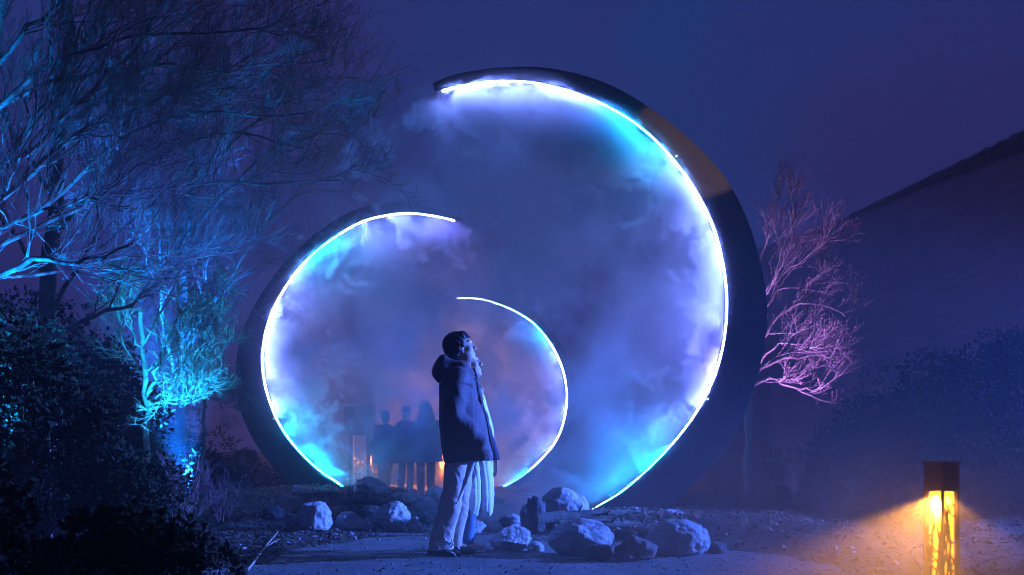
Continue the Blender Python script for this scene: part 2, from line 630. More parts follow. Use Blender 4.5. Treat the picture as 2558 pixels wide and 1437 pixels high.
make_mist('mist', RING3['c'], (-r3, -0.6, -r3), (r3, 0.6, r3), 0.04,
          ring_mist(RING3, [(1330, 860, 50, .75, 0), (1260, 880, 45, .5, 0), (1370, 910, 30, .4, 0), (1395, 1030, 30, .4, 0), (1370, 1110, 30, .45, 0), (1290, 1180, 35, .5, 0), (1190, 790, 40, .3, 0), (1280, 1000, 90, .3, 0)], 0.85),
          M_mist3, 'pale mist filling the farthest ring', 7)

# ------------------------------------------------------------------ haze
hz = MB()
hz.box((-62, -9, -1.2), (62, 84, 26.0))
m = bpy.data.materials.new('haze')
m.use_nodes = True
m.node_tree.nodes.clear()
o_ = m.node_tree.nodes.new('ShaderNodeOutputMaterial')
v_ = m.node_tree.nodes.new('ShaderNodeVolumePrincipled')
v_.inputs['Color'].default_value = (0.84, 0.91, 1.0, 1)
v_.inputs['Density'].default_value = HAZE_DENSITY
v_.inputs['Anisotropy'].default_value = 0.25
m.node_tree.links.new(v_.outputs['Volume'], o_.inputs['Volume'])
haze = hz.build('haze', m, smooth=False)
tag(haze, kind='stuff')

# ------------------------------------------------------------------ planting beds, boulders, logs, litter


def ground_hit(px, py):
    """where the camera ray through a photograph pixel meets the ground"""
    dx, dz = (px - 1279) / F, -(py - HORIZON) / F
    y = np.linspace(3.5, 60, 6000)
    h = CAM_H + dz * y - ground_z(dx * y, y)
    i = int(np.argmax(h < 0)) if (h < 0).any() else len(y) - 1
    return dx * y[i], y[i]


def bed(cx, cy, rx, ry, label):
    n, mr = 72, 22
    vs, fs = [], []
    vs.append((cx, cy, gz(cx, cy) + 0.03))
    for j in range(1, mr + 1):
        for i in range(n):
            a = 2 * math.pi * i / n
            k = 1 + 0.06 * math.sin(3 * a + cx) + 0.05 * math.sin(7 * a + 2) + 0.03 * math.sin(13 * a)
            r = j / mr * k
            x, y = cx + rx * r * math.cos(a), cy + ry * r * math.sin(a)
            e = 0.03 + 0.02 * mnoise.noise((x * 3, y * 3, 0)) + 0.012 * mnoise.noise((x * 11, y * 11, 3))
            if j >= mr - 1: e = -0.06 if j == mr else 0.0
            vs.append((x, y, gz(x, y) + e))
    for i in range(n):
        fs.append((0, 1 + i, 1 + (i + 1) % n))
    for j in range(1, mr):
        for i in range(n):
            a, b = 1 + (j - 1) * n + i, 1 + (j - 1) * n + (i + 1) % n
            fs.append((a, a + n, b + n, b))
    o = link('mulch_bed', pymesh('mulch_bed', vs, fs), M_mulch)
    tag(o, kind='structure')
    return o


bed(1.95, 11.5, 1.75, 1.75, None)
bed(-2.75, 14.6, 1.60, 2.7, None)
bed(0.95, 22.0, 1.7, 1.6, None)


def stone_material(name, a, b):
    m = mat(name, a, 0.9, noise=(9.0, b, 0.38, 0.66), bump=(22, 0.9, 0.03))
    return m


M_stone = [stone_material('pale_granite', (0.36, 0.35, 0.35), (0.60, 0.59, 0.58)),
           stone_material('grey_granite', (0.27, 0.27, 0.28), (0.52, 0.51, 0.51)),
           stone_material('rusty_stone', (0.16, 0.10, 0.085), (0.30, 0.22, 0.19)),
           stone_material('dark_stone', (0.07, 0.06, 0.065), (0.14, 0.12, 0.12))]


def boulder(px0, px1, py0, py1, label, m_, seed, facet=5, depth=0.85, tilt=0.0, base_y=None, sink=0.16):
    pxc = (px0 + px1) / 2
    x, y = ground_hit(pxc, py1) if base_y is None else ((pxc - 1279) / F * base_y, base_y)
    y += 0.5 * depth * (px1 - px0) / F * y * 0.5
    x = (pxc - 1279) / F * y
    wdt = (px1 - px0) / F * y
    zb = gz(x, y)
    top = CAM_H - (py0 - HORIZON) / F * y
    hgt = max(0.08, top - zb)
    bm = bmesh.new()
    bmesh.ops.create_icosphere(bm, subdivisions=5, radius=1.0)
    r = random.Random(seed)
    planes = []
    for _ in range(facet):
        n = Vector((r.uniform(-1, 1), r.uniform(-1, 0.6), r.uniform(-0.5, 1))).normalized()
        planes.append((n, r.uniform(0.62, 0.92) if facet > 3 else r.uniform(0.82, 0.98)))
    off = Vector((seed * 3.7, seed * 1.3, seed * 2.1))
    for v in bm.verts:
        p = v.co.copy()
        for n, d in planes:
            e = p.dot(n) - d
            if e > 0:
                p -= n * e * 0.88
        q = p * 1.3 + off
        f_ = 1 + (0.16 if facet > 3 else 0.09) * mnoise.fractal(q, 1.0, 2.0, 4) + 0.045 * mnoise.fractal(p * 4.5 + off, 0.8, 2.0, 4)
        rg = abs(mnoise.noise(p * 2.4 + off))
        f_ -= 0.06 * max(0, 0.10 - rg) / 0.10
        v.co = p * f_
    co = np.array([v.co[:] for v in bm.verts])
    ct, st = math.cos(tilt), math.sin(tilt)
    co = co @ np.array([[ct, 0, -st], [0, 1, 0], [st, 0, ct]])
    lo, hi = co.min(0), co.max(0)
    full_h = hgt * (1 + sink)
    co = (co - (lo + hi) / 2) / (hi - lo) * np.array([wdt, wdt * depth, full_h])
    co[:, 2] += full_h / 2 - hgt * sink
    for v, c in zip(bm.verts, co):
        v.co = c
    me = bpy.data.meshes.new('boulder')
    bm.to_mesh(me)
    bm.free()
    o = link('boulder', me, m_)
    o.location = (x, y, zb)
    tag(o, label, 'boulder', 'boulders edging the beds')
    return o


BOULDERS = [
    # left bed
    (733, 832, 1252, 1329, 'big square grey boulder at the left end of the front row below the middle ring', 0, 11, 7, .8, 0.1, None),
    (710, 740, 1284, 1326, 'small boulder tucked against the left side of the big square grey boulder', 1, 12, 5, .9, 0, None),
    (836, 908, 1277, 1327, 'low pale boulder between the square boulder and the round rough boulder', 0, 13, 6, .9, 0.2, None),
    (936, 1028, 1251, 1328, 'round rough boulder with pitted face, third in the row left of the man', 0, 14, 3, .9, 0, None),
    (1014, 1056, 1290, 1330, 'small broken stone leaning on the right of the round rough boulder', 0, 15, 7, .9, 0.3, None),
    (1026, 1092, 1239, 1322, 'pale misty boulder just left of the man\'s trousers', 0, 16, 5, .9, 0.1, 12.6),
    (880, 972, 1189, 1262, 'pale peaked boulder on top of the left bed beside the middle ring', 0, 17, 7, .8, -0.15, 14.2),
    (728, 760, 1212, 1250, 'small boulder at the outer foot of the middle ring', 1, 18, 5, .9, 0, 15.2),
    (1062, 1118, 1213, 1262, 'blue misty boulder glimpsed behind the man\'s knees', 0, 19, 4, .9, 0, 16.5),
    (905, 944, 1290, 1329, 'small pale stone wedged between the low pale boulder and the round rough boulder', 0, 41, 5, .9, 0, None),
    (975, 1040, 1228, 1262, 'flat misty boulder on the left bed right of the pale peaked boulder', 1, 42, 4, .9, 0, 14.0),
    (655, 712, 1262, 1300, 'half-buried dark boulder on the litter left of the front row', 3, 43, 4, .9, 0, None),
    # right bed
    (1222, 1329, 1309, 1381, 'angular white boulder nearest the woman\'s sneaker', 0, 21, 8, .8, 0.15, None),
    (1316, 1360, 1352, 1383, 'small smooth white stone right of the angular white boulder', 0, 22, 2, .9, 0, None),
    (1368, 1534, 1294, 1392, 'large rounded veined boulder in the middle of the right front row', 1, 23, 2, .8, 0.05, None),
    (1450, 1532, 1357, 1400, 'low dark reddish boulder in front of the large veined boulder', 2, 24, 5, .8, 0, None),
    (1532, 1642, 1333, 1402, 'pale boulder with a rusty face between the two largest rounded boulders', 2, 25, 6, .8, -0.1, None),
    (1530, 1590, 1378, 1404, 'flat reddish stone lying at the path edge before the rusty-faced boulder', 2, 30, 5, .8, 0, None),
    (1604, 1774, 1296, 1390, 'largest rounded boulder at the right end of the front row', 1, 26, 2, .8, 0, None),
    (1346, 1472, 1216, 1296, 'tall pale dome boulder on the right bed in front of the nearest ring', 0, 27, 3, .8, 0.1, 11.0),
    (1315, 1364, 1237, 1300, 'dark wedge-shaped stone standing left of the tall pale dome boulder', 3, 28, 7, .8, 0.1, 10.6),
    (1298, 1326, 1258, 1300, 'small pale stone half behind the dark wedge-shaped stone', 0, 29, 4, .9, 0, 11.2),
    (1200, 1262, 1238, 1285, 'misty low boulder behind the woman at the foot of the farthest ring', 0, 31, 4, .9, 0, 17.5),
    (1128, 1216, 1290, 1334, 'flat ledge stone behind the woman\'s legs', 1, 51, 5, .9, 0, None),
    (1246, 1318, 1282, 1322, 'low ledge stone left of the thin log on the right bed', 1, 52, 5, .9, 0, None),
    (1640, 1712, 1282, 1318, 'half-buried boulder behind the largest rounded boulder', 1, 53, 4, .9, 0, 10.9),
    (1766, 1816, 1352, 1386, 'small dark stone at the right foot of the largest rounded boulder', 3, 54, 5, .9, 0, None),
    (905, 950, 1262, 1296, 'small grey stone in the mulch behind the front row of the left bed', 1, 55, 5, .9, 0, None),
    (1560, 1605, 1278, 1306, 'mossy stone behind the log at the foot of the nearest ring', 1, 32, 4, .9, 0, 11.4),
]
for (a, b, c, d, lab, mi, sd, fc, dp, tl, by) in BOULDERS:
    boulder(a, b, c, d, lab, M_stone[mi], sd, fc, dp, tl, by)

M_bark_log = mat('weathered_log', (0.09, 0.085, 0.07), 0.9, noise=(8, (0.20, 0.19, 0.15), 0.35, 0.7), bump=(26, 1.0, 0.03))
M_cut = mat('cut_wood', (0.30, 0.22, 0.14), 0.8, noise=(20, (0.20, 0.14, 0.09), 0.4, 0.6))


def log(pts, r0, r1, label, seed):
    """pts: (px, py, depth) of the log's axis"""
    P = np.array([W(a, b, y)[:] for a, b, y in pts])
    s_ = np.r_[0, np.cumsum(np.linalg.norm(np.diff(P, axis=0), axis=1))]
    u_ = np.linspace(0, s_[-1], 40)
    Q = np.stack([np.interp(u_, s_, P[:, k]) for k in range(3)], 1)
    for _ in range(6):
        Q[1:-1] = 0.5 * Q[1:-1] + 0.25 * (Q[:-2] + Q[2:])
    o0 = Q[len(Q) // 2].copy()
    Q -= o0
    mb = MB()
    rad = [(r0 + (r1 - r0) * i / 39) * (1 + 0.10 * mnoise.noise((i * 0.3, seed, 0))) for i in range(40)]
    mb.tube(Q, rad, 18, caps=False)
    for i, v in enumerate(mb.v):
        v = Vector(v)
        n = mnoise.fractal((v + Vector(o0)) * 7 + Vector((seed, 0, 0)), 1.0, 2.0, 3)
        c = Vector(Q[i // 18])
        mb.v[i] = tuple(c + (v - c) * (1 + 0.16 * n))
    o = mb.build('log', M_bark_log)
    o.location = o0
    for e, q in ((0, Q[0]), (-1, Q[-1])):
        cb = MB()
        d_ = Vector(Q[0] - Q[1] if e == 0 else Q[-1] - Q[-2]).normalized()
        cb.tube([Vector(q) - d_ * 0.02, Vector(q) + d_ * 0.006], [rad[e] * 0.96, rad[e] * 0.9], 16)
        cb.build('cut_end', M_cut, o)
    r = random.Random(seed)
    for _ in range(3):
        st = MB()
        i = r.randint(6, 33)
        d_ = Vector((r.uniform(-.4, .4), r.uniform(-.8, -.1), r.uniform(.3, 1))).normalized()
        c = Vector(Q[i])
        st.tube([c + d_ * rad[i] * 0.7, c + d_ * (rad[i] + 0.04), c + d_ * (rad[i] + 0.07) + Vector((0.02, 0, 0.01))], [0.018, 0.013, 0.009], 7)
        st.build('branch_stub', M_bark_log, o)
    tag(o, label, 'log', 'weathered logs round the beds')
    return o


log([(1340, 1297, 10.6), (1400, 1290, 10.7), (1480, 1288, 10.8), (1570, 1287, 10.9), (1660, 1298, 11.0)], 0.060, 0.050, 'long grey log lying across the right bed below the nearest ring', 3)
log([(1395, 1312, 9.9), (1480, 1306, 10.0), (1580, 1310, 10.2), (1640, 1316, 10.3)], 0.040, 0.035, 'thin grey log just in front of the long log on the right bed', 5)
log([(752, 1250, 13.2), (800, 1240, 13.3), (850, 1242, 13.4), (900, 1254, 13.3)], 0.085, 0.07, 'thick mossy log at the top left of the left bed, under the middle ring', 7)
log([(845, 1258, 12.7), (890, 1248, 12.8), (935, 1250, 12.9), (985, 1262, 12.9)], 0.06, 0.05, 'curved grey log in front of the pale peaked boulder', 9)


def chips(name, n, area, size, m_, zf, keep=None, curl=0.25, up=0.012, seed=1, flat=0.5):
    """scattered chips or leaves: one bent quad of two triangles pairs each"""
    r = np.random.default_rng(seed)
    x = r.uniform(area[0], area[1], n)
    y = r.uniform(area[2], area[3], n)
    if keep is not None:
        k_ = keep(x, y, r)
        x, y = x[k_], y[k_]
    n = len(x)
    z = zf(x, y) + up * r.uniform(0.3, 1.4, n)
    C = np.c_[x, y, z]
    a = r.uniform(0, 2 * np.pi, n)
    t = r.normal(0, flat, n)
    U = np.c_[np.cos(a), np.sin(a), np.sin(t)]
    V = np.c_[-np.sin(a), np.cos(a), r.normal(0, flat, n)]
    s1 = r.uniform(size[0], size[1], n)[:, None]
    s2 = s1 * r.uniform(0.25, 0.6, n)[:, None]
    N = np.cross(U, V)
    v = np.stack([C - U * s1, C - V * s2 + N * s1 * curl * 0.3, C + U * s1 + N * s1 * curl, C + V * s2 + N * s1 * curl * 0.2], 1).reshape(-1, 3)
    f_ = np.arange(4 * n).reshape(n, 4)
    o = link(name, npmesh(name, v, f_), m_, smooth=False)
    tag(o, kind='stuff')
    return o


M_leaf_dry = mat('dry_leaf', (0.10, 0.065, 0.045), 0.85, noise=(0.9, (0.17, 0.125, 0.10), 0.35, 0.65), spec=0.1)
M_chip = mat('wood_chip', (0.17, 0.085, 0.06), 0.85, noise=(3.0, (0.42, 0.26, 0.21), 0.4, 0.65))
M_grit = mat('grit_stone', (0.16, 0.15, 0.15), 0.8, noise=(2.0, (0.45, 0.43, 0.42), 0.4, 0.7))


def off_path(x, y, r):
    l, rr = path_lr(y)
    e = np.minimum(x - l, rr - x)
    return r.uniform(size=len(x)) > sstep(-0.15, 0.30, e)


def on_path(x, y, r):
    l, rr = path_lr(y)
    return (x > l) & (x < rr)


gbz = lambda x, y: ground_base(x, y) + 0.0
chips('leaf_litter', 12000, (-5.5, -1.0, 6.0, 13.5), (0.012, 0.034), M_leaf_dry, lambda x, y: np.maximum(ground_base(x, y), ground_z(x, y) - 0.02), off_path, seed=3)
chips('leaf_litter', 9000, (0.8, 6.0, 6.5, 14.0), (0.012, 0.034), M_leaf_dry, lambda x, y: np.maximum(ground_base(x, y), ground_z(x, y) - 0.02), off_path, seed=4)
chips('path_litter', 3600, (-2.8, 3.5, 5.0, 14.0), (0.008, 0.026), M_leaf_dry, lambda x, y: ground_z(x, y) + 0.006 + rough(x, y) * 0.9, on_path, seed=5, up=0.006, flat=0.25)
chips('wood_chips', 9000, (0.1, 3.7, 9.6, 13.2), (0.010, 0.026), M_chip, lambda x, y: ground_z(x, y) + 0.03, lambda x, y, r: np.hypot((x - 1.95) / 1.75, (y - 11.5) / 1.75) < r.uniform(0.93, 1.08, len(x)), seed=6, up=0.02)
chips('wood_chips', 10000, (-4.6, -0.9, 11.8, 17.5), (0.010, 0.026), M_chip, lambda x, y: ground_z(x, y) + 0.03, lambda x, y, r: np.hypot((x + 2.75) / 1.60, (y - 14.6) / 2.7) < r.uniform(0.93, 1.08, len(x)), seed=7, up=0.02)


def pebbles(name, n, area, size, m_, zf, keep, seed):
    r = np.random.default_rng(seed)
    x = r.uniform(area[0], area[1], n)
    y = r.uniform(area[2], area[3], n)
    k_ = keep(x, y, r)
    x, y = x[k_], y[k_]
    n = len(x)
    s_ = size[0] + (size[1] - size[0]) * r.uniform(0, 1, n) ** 3
    C = np.c_[x, y, zf(x, y) + s_ * 0.25]
    o_ = np.array([(1, 0, 0), (0, 1, 0), (-1, 0, 0), (0, -1, 0), (0, 0, 1), (0, 0, -1)], float)
    j = r.uniform(0.6, 1.2, (n, 6, 1)) * np.array([1, 1, 0.7])
    v = (C[:, None] + o_[None] * s_[:, None, None] * j + r.normal(0, 0.15, (n, 6, 3)) * s_[:, None, None]).reshape(-1, 3)
    ff = np.array([(0, 1, 4), (1, 2, 4), (2, 3, 4), (3, 0, 4), (1, 0, 5), (2, 1, 5), (3, 2, 5), (0, 3, 5)])
    f_ = (np.arange(n)[:, None, None] * 6 + ff[None]).reshape(-1, 3)
    o = link(name, npmesh(name, v, f_), m_, smooth=False)
    tag(o, kind='stuff')


pebbles('gravel', 7000, (-2.8, 3.5, 5.0, 15.0), (0.003, 0.016), M_grit, lambda x, y: ground_z(x, y) + 0.006 + rough(x, y) * 0.9, on_path, 8)
pebbles('gravel', 500, (-3.2, 4.0, 7.6, 12.5), (0.010, 0.045), M_grit, lambda x, y: ground_z(x, y) + 0.01, lambda x, y, r: off_path(x, y, r) & (np.abs(path_lr(y)[0] - x) < 0.7) | ((np.abs(path_lr(y)[1] - x) < 0.7) & off_path(x, y, r)), 9)

M_stick = mat('pale_stick', (0.30, 0.24, 0.19), 0.85, noise=(12, (0.42, 0.36, 0.30), 0.4, 0.6))


def stick(pts, r0, label, side=None):
    P = []
    for a, b in pts:
        x, y = ground_hit(a, b)
        P.append(Vector((x, y, gz(x, y) + r0 * 1.1 + 0.012)))
    o0 = P[0].copy()
    mb = MB()
    mb.tube([p - o0 for p in P], [r0 * (1 - 0.5 * i / (len(P) - 1)) for i in range(len(P))], 7)
    o = mb.build('stick', M_stick)
    o.location = o0
    if side:
        sb = MB()
        i, a, b = side
        x, y = ground_hit(a, b)
        q = Vector((x, y, gz(x, y) + r0 * 2.0)) - o0
        sb.tube([P[i] - o0, (P[i] - o0).lerp(q, 0.5) + Vector((0, 0, 0.01)), q], [r0 * 0.6, r0 * 0.5, r0 * 0.25], 6)
        sb.build('side_twig', M_stick, o)
    tag(o, label, 'stick', 'fallen sticks on the ground')


stick([(618, 1434), (640, 1405), (655, 1384), (672, 1362), (686, 1346), (694, 1334)], 0.011, 'long pale fallen stick at the left edge of the path', (2, 700, 1352))
stick([(570, 1397), (610, 1394), (640, 1391)], 0.006, 'short straight twig beside the long pale stick')
stick([(556, 1258), (600, 1268), (650, 1272)], 0.012, 'dark curved twig on the leaf litter below the bare shrub')
stick([(1852, 1158), (1862, 1164), (1880, 1178)], 0.012, 'pale twig poking from the litter right of the nearest ring')

# ------------------------------------------------------------------ trees and shrubs


def batch_tubes(P, R, sides):
    """P (m,n,3) polylines, R (m,n) radii -> verts, quads"""
    m, n, _ = P.shape
    T = np.empty_like(P)
    T[:, 1:-1] = P[:, 2:] - P[:, :-2]
    T[:, 0] = P[:, 1] - P[:, 0]
    T[:, -1] = P[:, -1] - P[:, -2]
    T /= np.maximum(np.linalg.norm(T, axis=-1, keepdims=True), 1e-9)
    ref = np.where(np.abs(T[:, :1, 2:3]) < 0.9, np.array([0, 0, 1.0]), np.array([1.0, 0, 0]))
    A = np.cross(T, np.broadcast_to(ref, T.shape))
    A /= np.maximum(np.linalg.norm(A, axis=-1, keepdims=True), 1e-9)
    B = np.cross(T, A)
    an = 2 * np.pi * np.arange(sides) / sides
    V = P[:, :, None] + (A[:, :, None] * np.cos(an)[:, None] + B[:, :, None] * np.sin(an)[:, None]) * R[:, :, None, None]
    idx = np.arange(m * n * sides).reshape(m, n, sides)
    nx = np.roll(idx, -1, axis=2)
    Q = np.stack([idx[:, :-1], nx[:, :-1], nx[:, 1:], idx[:, 1:]], -1).reshape(-1, 4)
    return V.reshape(-1, 3), Q


def resample(P, n):
    P = np.array(P, float)
    s = np.r_[0, np.cumsum(np.linalg.norm(np.diff(P, axis=0), axis=1))]
    u = np.linspace(0, s[-1], n)
    Q = np.stack([np.interp(u, s, P[:, k]) for k in range(3)], 1)
    for _ in range(2):
        Q[1:-1] = 0.5 * Q[1:-1] + 0.25 * (Q[:-2] + Q[2:])
    return Q


def sprout(P, R, k, n, L, spread, up, wig, r, t0=0.2, t1=0.98, rr=(0.38, 0.55), taper=0.25, bias=(0, 0, 0), lift=0.0):
    """k children on each parent polyline; all arrays batched"""
    m, np_, _ = P.shape
    M = m * k
    t = (np.tile((np.arange(k) + 0.5) / k, m) + r.uniform(-0.5, 0.5, M) / k) * (t1 - t0) + t0
    pi = np.repeat(np.arange(m), k)
    fi = t * (np_ - 1)
    i0 = np.minimum(fi.astype(int), np_ - 2)
    w = (fi - i0)[:, None]
    base = P[pi, i0] * (1 - w) + P[pi, i0 + 1] * w
    tan = P[pi, i0 + 1] - P[pi, i0]
    tan /= np.maximum(np.linalg.norm(tan, axis=1, keepdims=True), 1e-9)
    pr = R[pi, i0] * (1 - w[:, 0]) + R[pi, i0 + 1] * w[:, 0]
    rnd = r.normal(size=(M, 3))
    rnd -= (rnd * tan).sum(1, keepdims=True) * tan
    rnd /= np.maximum(np.linalg.norm(rnd, axis=1, keepdims=True), 1e-9)
    a = r.uniform(0.6, 1.2, M)[:, None] * spread
    d = tan * np.cos(a) + rnd * np.sin(a) + np.array([0, 0, up]) + np.array(bias)
    d /= np.linalg.norm(d, axis=1, keepdims=True)
    ln = (r.uniform(L[0], L[1], M) * (1 - 0.45 * (t - t0) / (t1 - t0 + 1e-6)))
    out = np.empty((M, n, 3))
    out[:, 0] = base
    cur = base
    step = (ln / (n - 1))[:, None]
    for j in range(1, n):
        d = d + r.normal(0, wig, (M, 3)) + np.array([0, 0, lift])
        d /= np.linalg.norm(d, axis=1, keepdims=True)
        cur = cur + d * step
        out[:, j] = cur
    r0 = pr * r.uniform(rr[0], rr[1], M)
    RR = r0[:, None] * np.linspace(1, taper, n)[None]
    return out, RR


def buds_mesh(P, per, size, r):
    m, n, _ = P.shape
    M = m * per
    t = r.uniform(0.15, 1.0, M) * (n - 1)
    pi = np.repeat(np.arange(m), per)
    i0 = np.minimum(t.astype(int), n - 2)
    w = (t - i0)[:, None]
    C = P[pi, i0] * (1 - w) + P[pi, i0 + 1] * w
    T = P[pi, i0 + 1] - P[pi, i0]
    T /= np.maximum(np.linalg.norm(T, axis=1, keepdims=True), 1e-9)
    A = r.normal(size=(M, 3))
    A -= (A * T).sum(1, keepdims=True) * T
    A /= np.linalg.norm(A, axis=1, keepdims=True)
    B = np.cross(T, A)
    s = r.uniform(size[0], size[1], M)[:, None]
    D = (T * 0.6 + A)
    D /= np.linalg.norm(D, axis=1, keepdims=True)
    E = np.cross(D, B)
    v = np.stack([C, C + D * s * 0.9 + B * s * 0.42, C + D * s * 0.9 - B * s * 0.42, C + D * s * 0.9 + E * s * 0.42, C + D * s * 2.0], 1).reshape(-1, 3)
    ff = np.array([(0, 1, 3), (0, 3, 2), (0, 2, 1), (4, 3, 1), (4, 2, 3), (4, 1, 2)])
    f_ = (np.arange(M)[:, None, None] * 5 + ff[None]).reshape(-1, 3)
    return v, f_


def join(parts):
    V, Fc, n = [], [], 0
    for v, f_ in parts:
        V.append(v)
        Fc.append(f_ + n)
        n += len(v)
    return np.concatenate(V), np.concatenate(Fc)


M_bark = mat('bark', (0.12, 0.10, 0.09), 0.9, noise=(6, (0.28, 0.25, 0.23), 0.35, 0.7), bump=(40, 0.8, 0.02))
M_bark_pale = mat('pale_bark', (0.30, 0.27, 0.25), 0.85, noise=(6, (0.45, 0.41, 0.38), 0.35, 0.7), bump=(40, 0.6, 0.02))
M_twig = mat('twig', (0.15, 0.12, 0.11), 0.85, noise=(3, (0.26, 0.21, 0.19), 0.4, 0.6))
M_bud = mat('reddish_bud', (0.22, 0.13, 0.14), 0.7, noise=(4, (0.36, 0.24, 0.24), 0.4, 0.6))


def bare_tree(name, label, group, base, trunk, limbs, seed, k=(9, 7, 6), L=((.9, 1.7), (.4, .85), (.16, .38)), r_limb=0.05, r_trunk=0.12, up=(0.25, 0.25, 0.35), bias=(0, 0, 0), buds=3, bud=(0.007, 0.014), m_bark=None, spread=(0.75, 0.75, 0.7), wig=0.16, rmin=0.0018, lift=0.03):
    """trunk and limbs: lists of world points"""
    r = np.random.default_rng(seed)
    m_bark = m_bark or M_bark
    root = empty(name, base)
    off = np.array(base, float)
    tag(root, label, 'tree', group)
    tr = resample(trunk, 24)[None] - off
    tr[0, 1:-1] += r.normal(0, 0.012, (22, 3))
    v, q = batch_tubes(tr, np.linspace(r_trunk, r_trunk * 0.6, 24)[None], 12)
    link('trunk', npmesh('trunk', v, q), m_bark, root)
    Ls, Rs = [], []
    for lb in limbs:
        s_ = 1.0
        if isinstance(lb, tuple): s_, lb = lb
        Q = resample(lb, 14) - off
        Q[2:-1] += r.normal(0, 0.018, (11, 3))
        Ls.append(Q)
        Rs.append(np.linspace(r_limb * s_, r_limb * s_ * 0.28, 14))
    P1, R1 = np.array(Ls), np.array(Rs)
    for i in range(len(P1)):
        v, q = batch_tubes(P1[i:i + 1], R1[i:i + 1], 8)
        link('limb', npmesh('limb', v, q), m_bark, root)
    P2, R2 = sprout(P1, R1, k[0], 8, L[0], spread[0], up[0], wig, r, bias=bias, lift=lift)
    R2 = np.maximum(R2, rmin * 1.6)
    P3, R3 = sprout(P2, R2, k[1], 6, L[1], spread[1], up[1], wig, r, bias=bias, lift=lift)
    R3 = np.maximum(R3, rmin * 1.15)
    P4, R4 = sprout(P3, R3, k[2], 4, L[2], spread[2], up[2], wig * 1.2, r, bias=bias, lift=lift)
    R4 = np.maximum(R4, rmin)
    v, q = join([batch_tubes(P2, R2, 5), batch_tubes(P3, R3, 4), batch_tubes(P4, R4, 3)])
    c = link('crown', npmesh('crown', v, q), M_twig if m_bark is M_bark else m_bark, root)
    if buds:
        v, f_ = buds_mesh(P4, buds, bud, r)
        b = link('buds', npmesh('buds', v, f_), M_bud, c, smooth=False)
        tag(b, kind='stuff')
    return root


def wpts(y0, pts, dy=0.0, r=random.Random(5)):
    """pixel polyline drifting in depth"""
    n = len(pts)
    return [W(a, b, y0 + dy * i / max(1, n - 1)) for i, (a, b) in enumerate(pts)]


G_left = 'bare trees lit blue beside the path'
Y = 9.4
trunk_base = W(-170, 1134, Y); trunk_base.z = gz(trunk_base.x, Y)
tk = [trunk_base, W(-165, 1000, Y), W(-150, 850, Y), W(-120, 700, Y), W(-90, 520, Y), W(-60, 330, Y), W(-20, 100, Y), W(10, -120, Y)]
bare_tree('bare_tree', 'nearest spreading tree reaching in from the left edge, its limbs lit bright blue', G_left, trunk_base, tk, [
    (1.5, wpts(Y, [(-120, 740), (-30, 705), (60, 660), (120, 650), (180, 655), (260, 640), (330, 610)], -1.0)),
    (1.3, wpts(Y, [(-100, 560), (0, 440), (40, 350), (80, 295), (130, 240), (180, 120), (230, -20)], 0.6)),
    (1.3, wpts(Y, [(-110, 600), (30, 470), (100, 410), (150, 355), (230, 310), (330, 290), (420, 230)], -0.9)),
    (1.5, wpts(Y, [(-90, 500), (60, 400), (150, 300), (230, 215), (310, 165), (390, 70), (420, -30)], -0.3)),
    (1.2, wpts(Y, [(-110, 640), (60, 560), (190, 450), (300, 345), (400, 285), (520, 275), (660, 300), (780, 280)], 0.8)),
    (1.1, wpts(Y, [(-110, 650), (80, 590), (220, 500), (310, 470), (450, 470), (570, 448), (700, 462), (850, 450)], 1.5)),
    (1.1, wpts(Y, [(-60, 330), (60, 200), (200, 115), (330, 98), (450, 85), (580, 60), (700, 90)], -0.5)),
    (0.9, wpts(Y, [(-120, 700), (60, 690), (220, 655), (300, 640), (430, 636), (560, 640), (650, 600)], 1.2)),
    (1.1, wpts(Y, [(-40, 200), (60, 90), (150, 0), (240, -90), (330, -200)], 0.3)),
    (0.9, wpts(Y, [(-100, 600), (20, 560), (120, 530), (200, 500), (270, 480), (310, 440)], -1.8)),
    (1.0, wpts(Y, [(-60, 300), (140, 190), (330, 170), (520, 160), (680, 170), (820, 150)], 1.0)),
], 3, k=(12, 8, 7), L=((.7, 1.5), (.35, .75), (.14, .34)), r_limb=0.022, r_trunk=0.15, bias=(0.18, 0, 0.05), buds=3)

Y = 12.5
b2 = W(120, 1134, Y); b2.z = gz(b2.x, Y)
bare_tree('bare_tree', 'dark trunked tree behind the nearest tree, its dense twigs tinted violet', G_left, b2, [b2, W(125, 950, Y), W(115, 760, Y), W(135, 560, Y), W(150, 330, Y), W(170, 100, Y), W(165, -80, Y)], [
    wpts(Y, [(120, 800), (200, 650), (260, 560), (310, 470), (390, 400), (480, 330)], -1.2),
    wpts(Y, [(135, 600), (220, 470), (330, 390), (450, 330), (600, 330), (760, 370)], 0.5),
    wpts(Y, [(140, 500), (60, 380), (0, 260), (-60, 120)], -0.6),
    wpts(Y, [(150, 330), (260, 230), (380, 170), (500, 60), (600, -60)], 0.8),
    wpts(Y, [(160, 200), (230, 90), (290, -30), (330, -150)], -0.4),
    wpts(Y, [(125, 700), (40, 600), (-40, 480), (-90, 380)], 0.7),
    wpts(Y, [(120, 850), (230, 790), (330, 760), (420, 700), (480, 620)], -0.8),
    wpts(Y, [(160, 260), (330, 240), (500, 200), (650, 190), (800, 120)], -0.5),
], 8, k=(11, 8, 6), L=((.9, 1.8), (.4, .9), (.18, .42)), r_limb=0.03, r_trunk=0.11, buds=2, bias=(0.08, 0, 0.08))

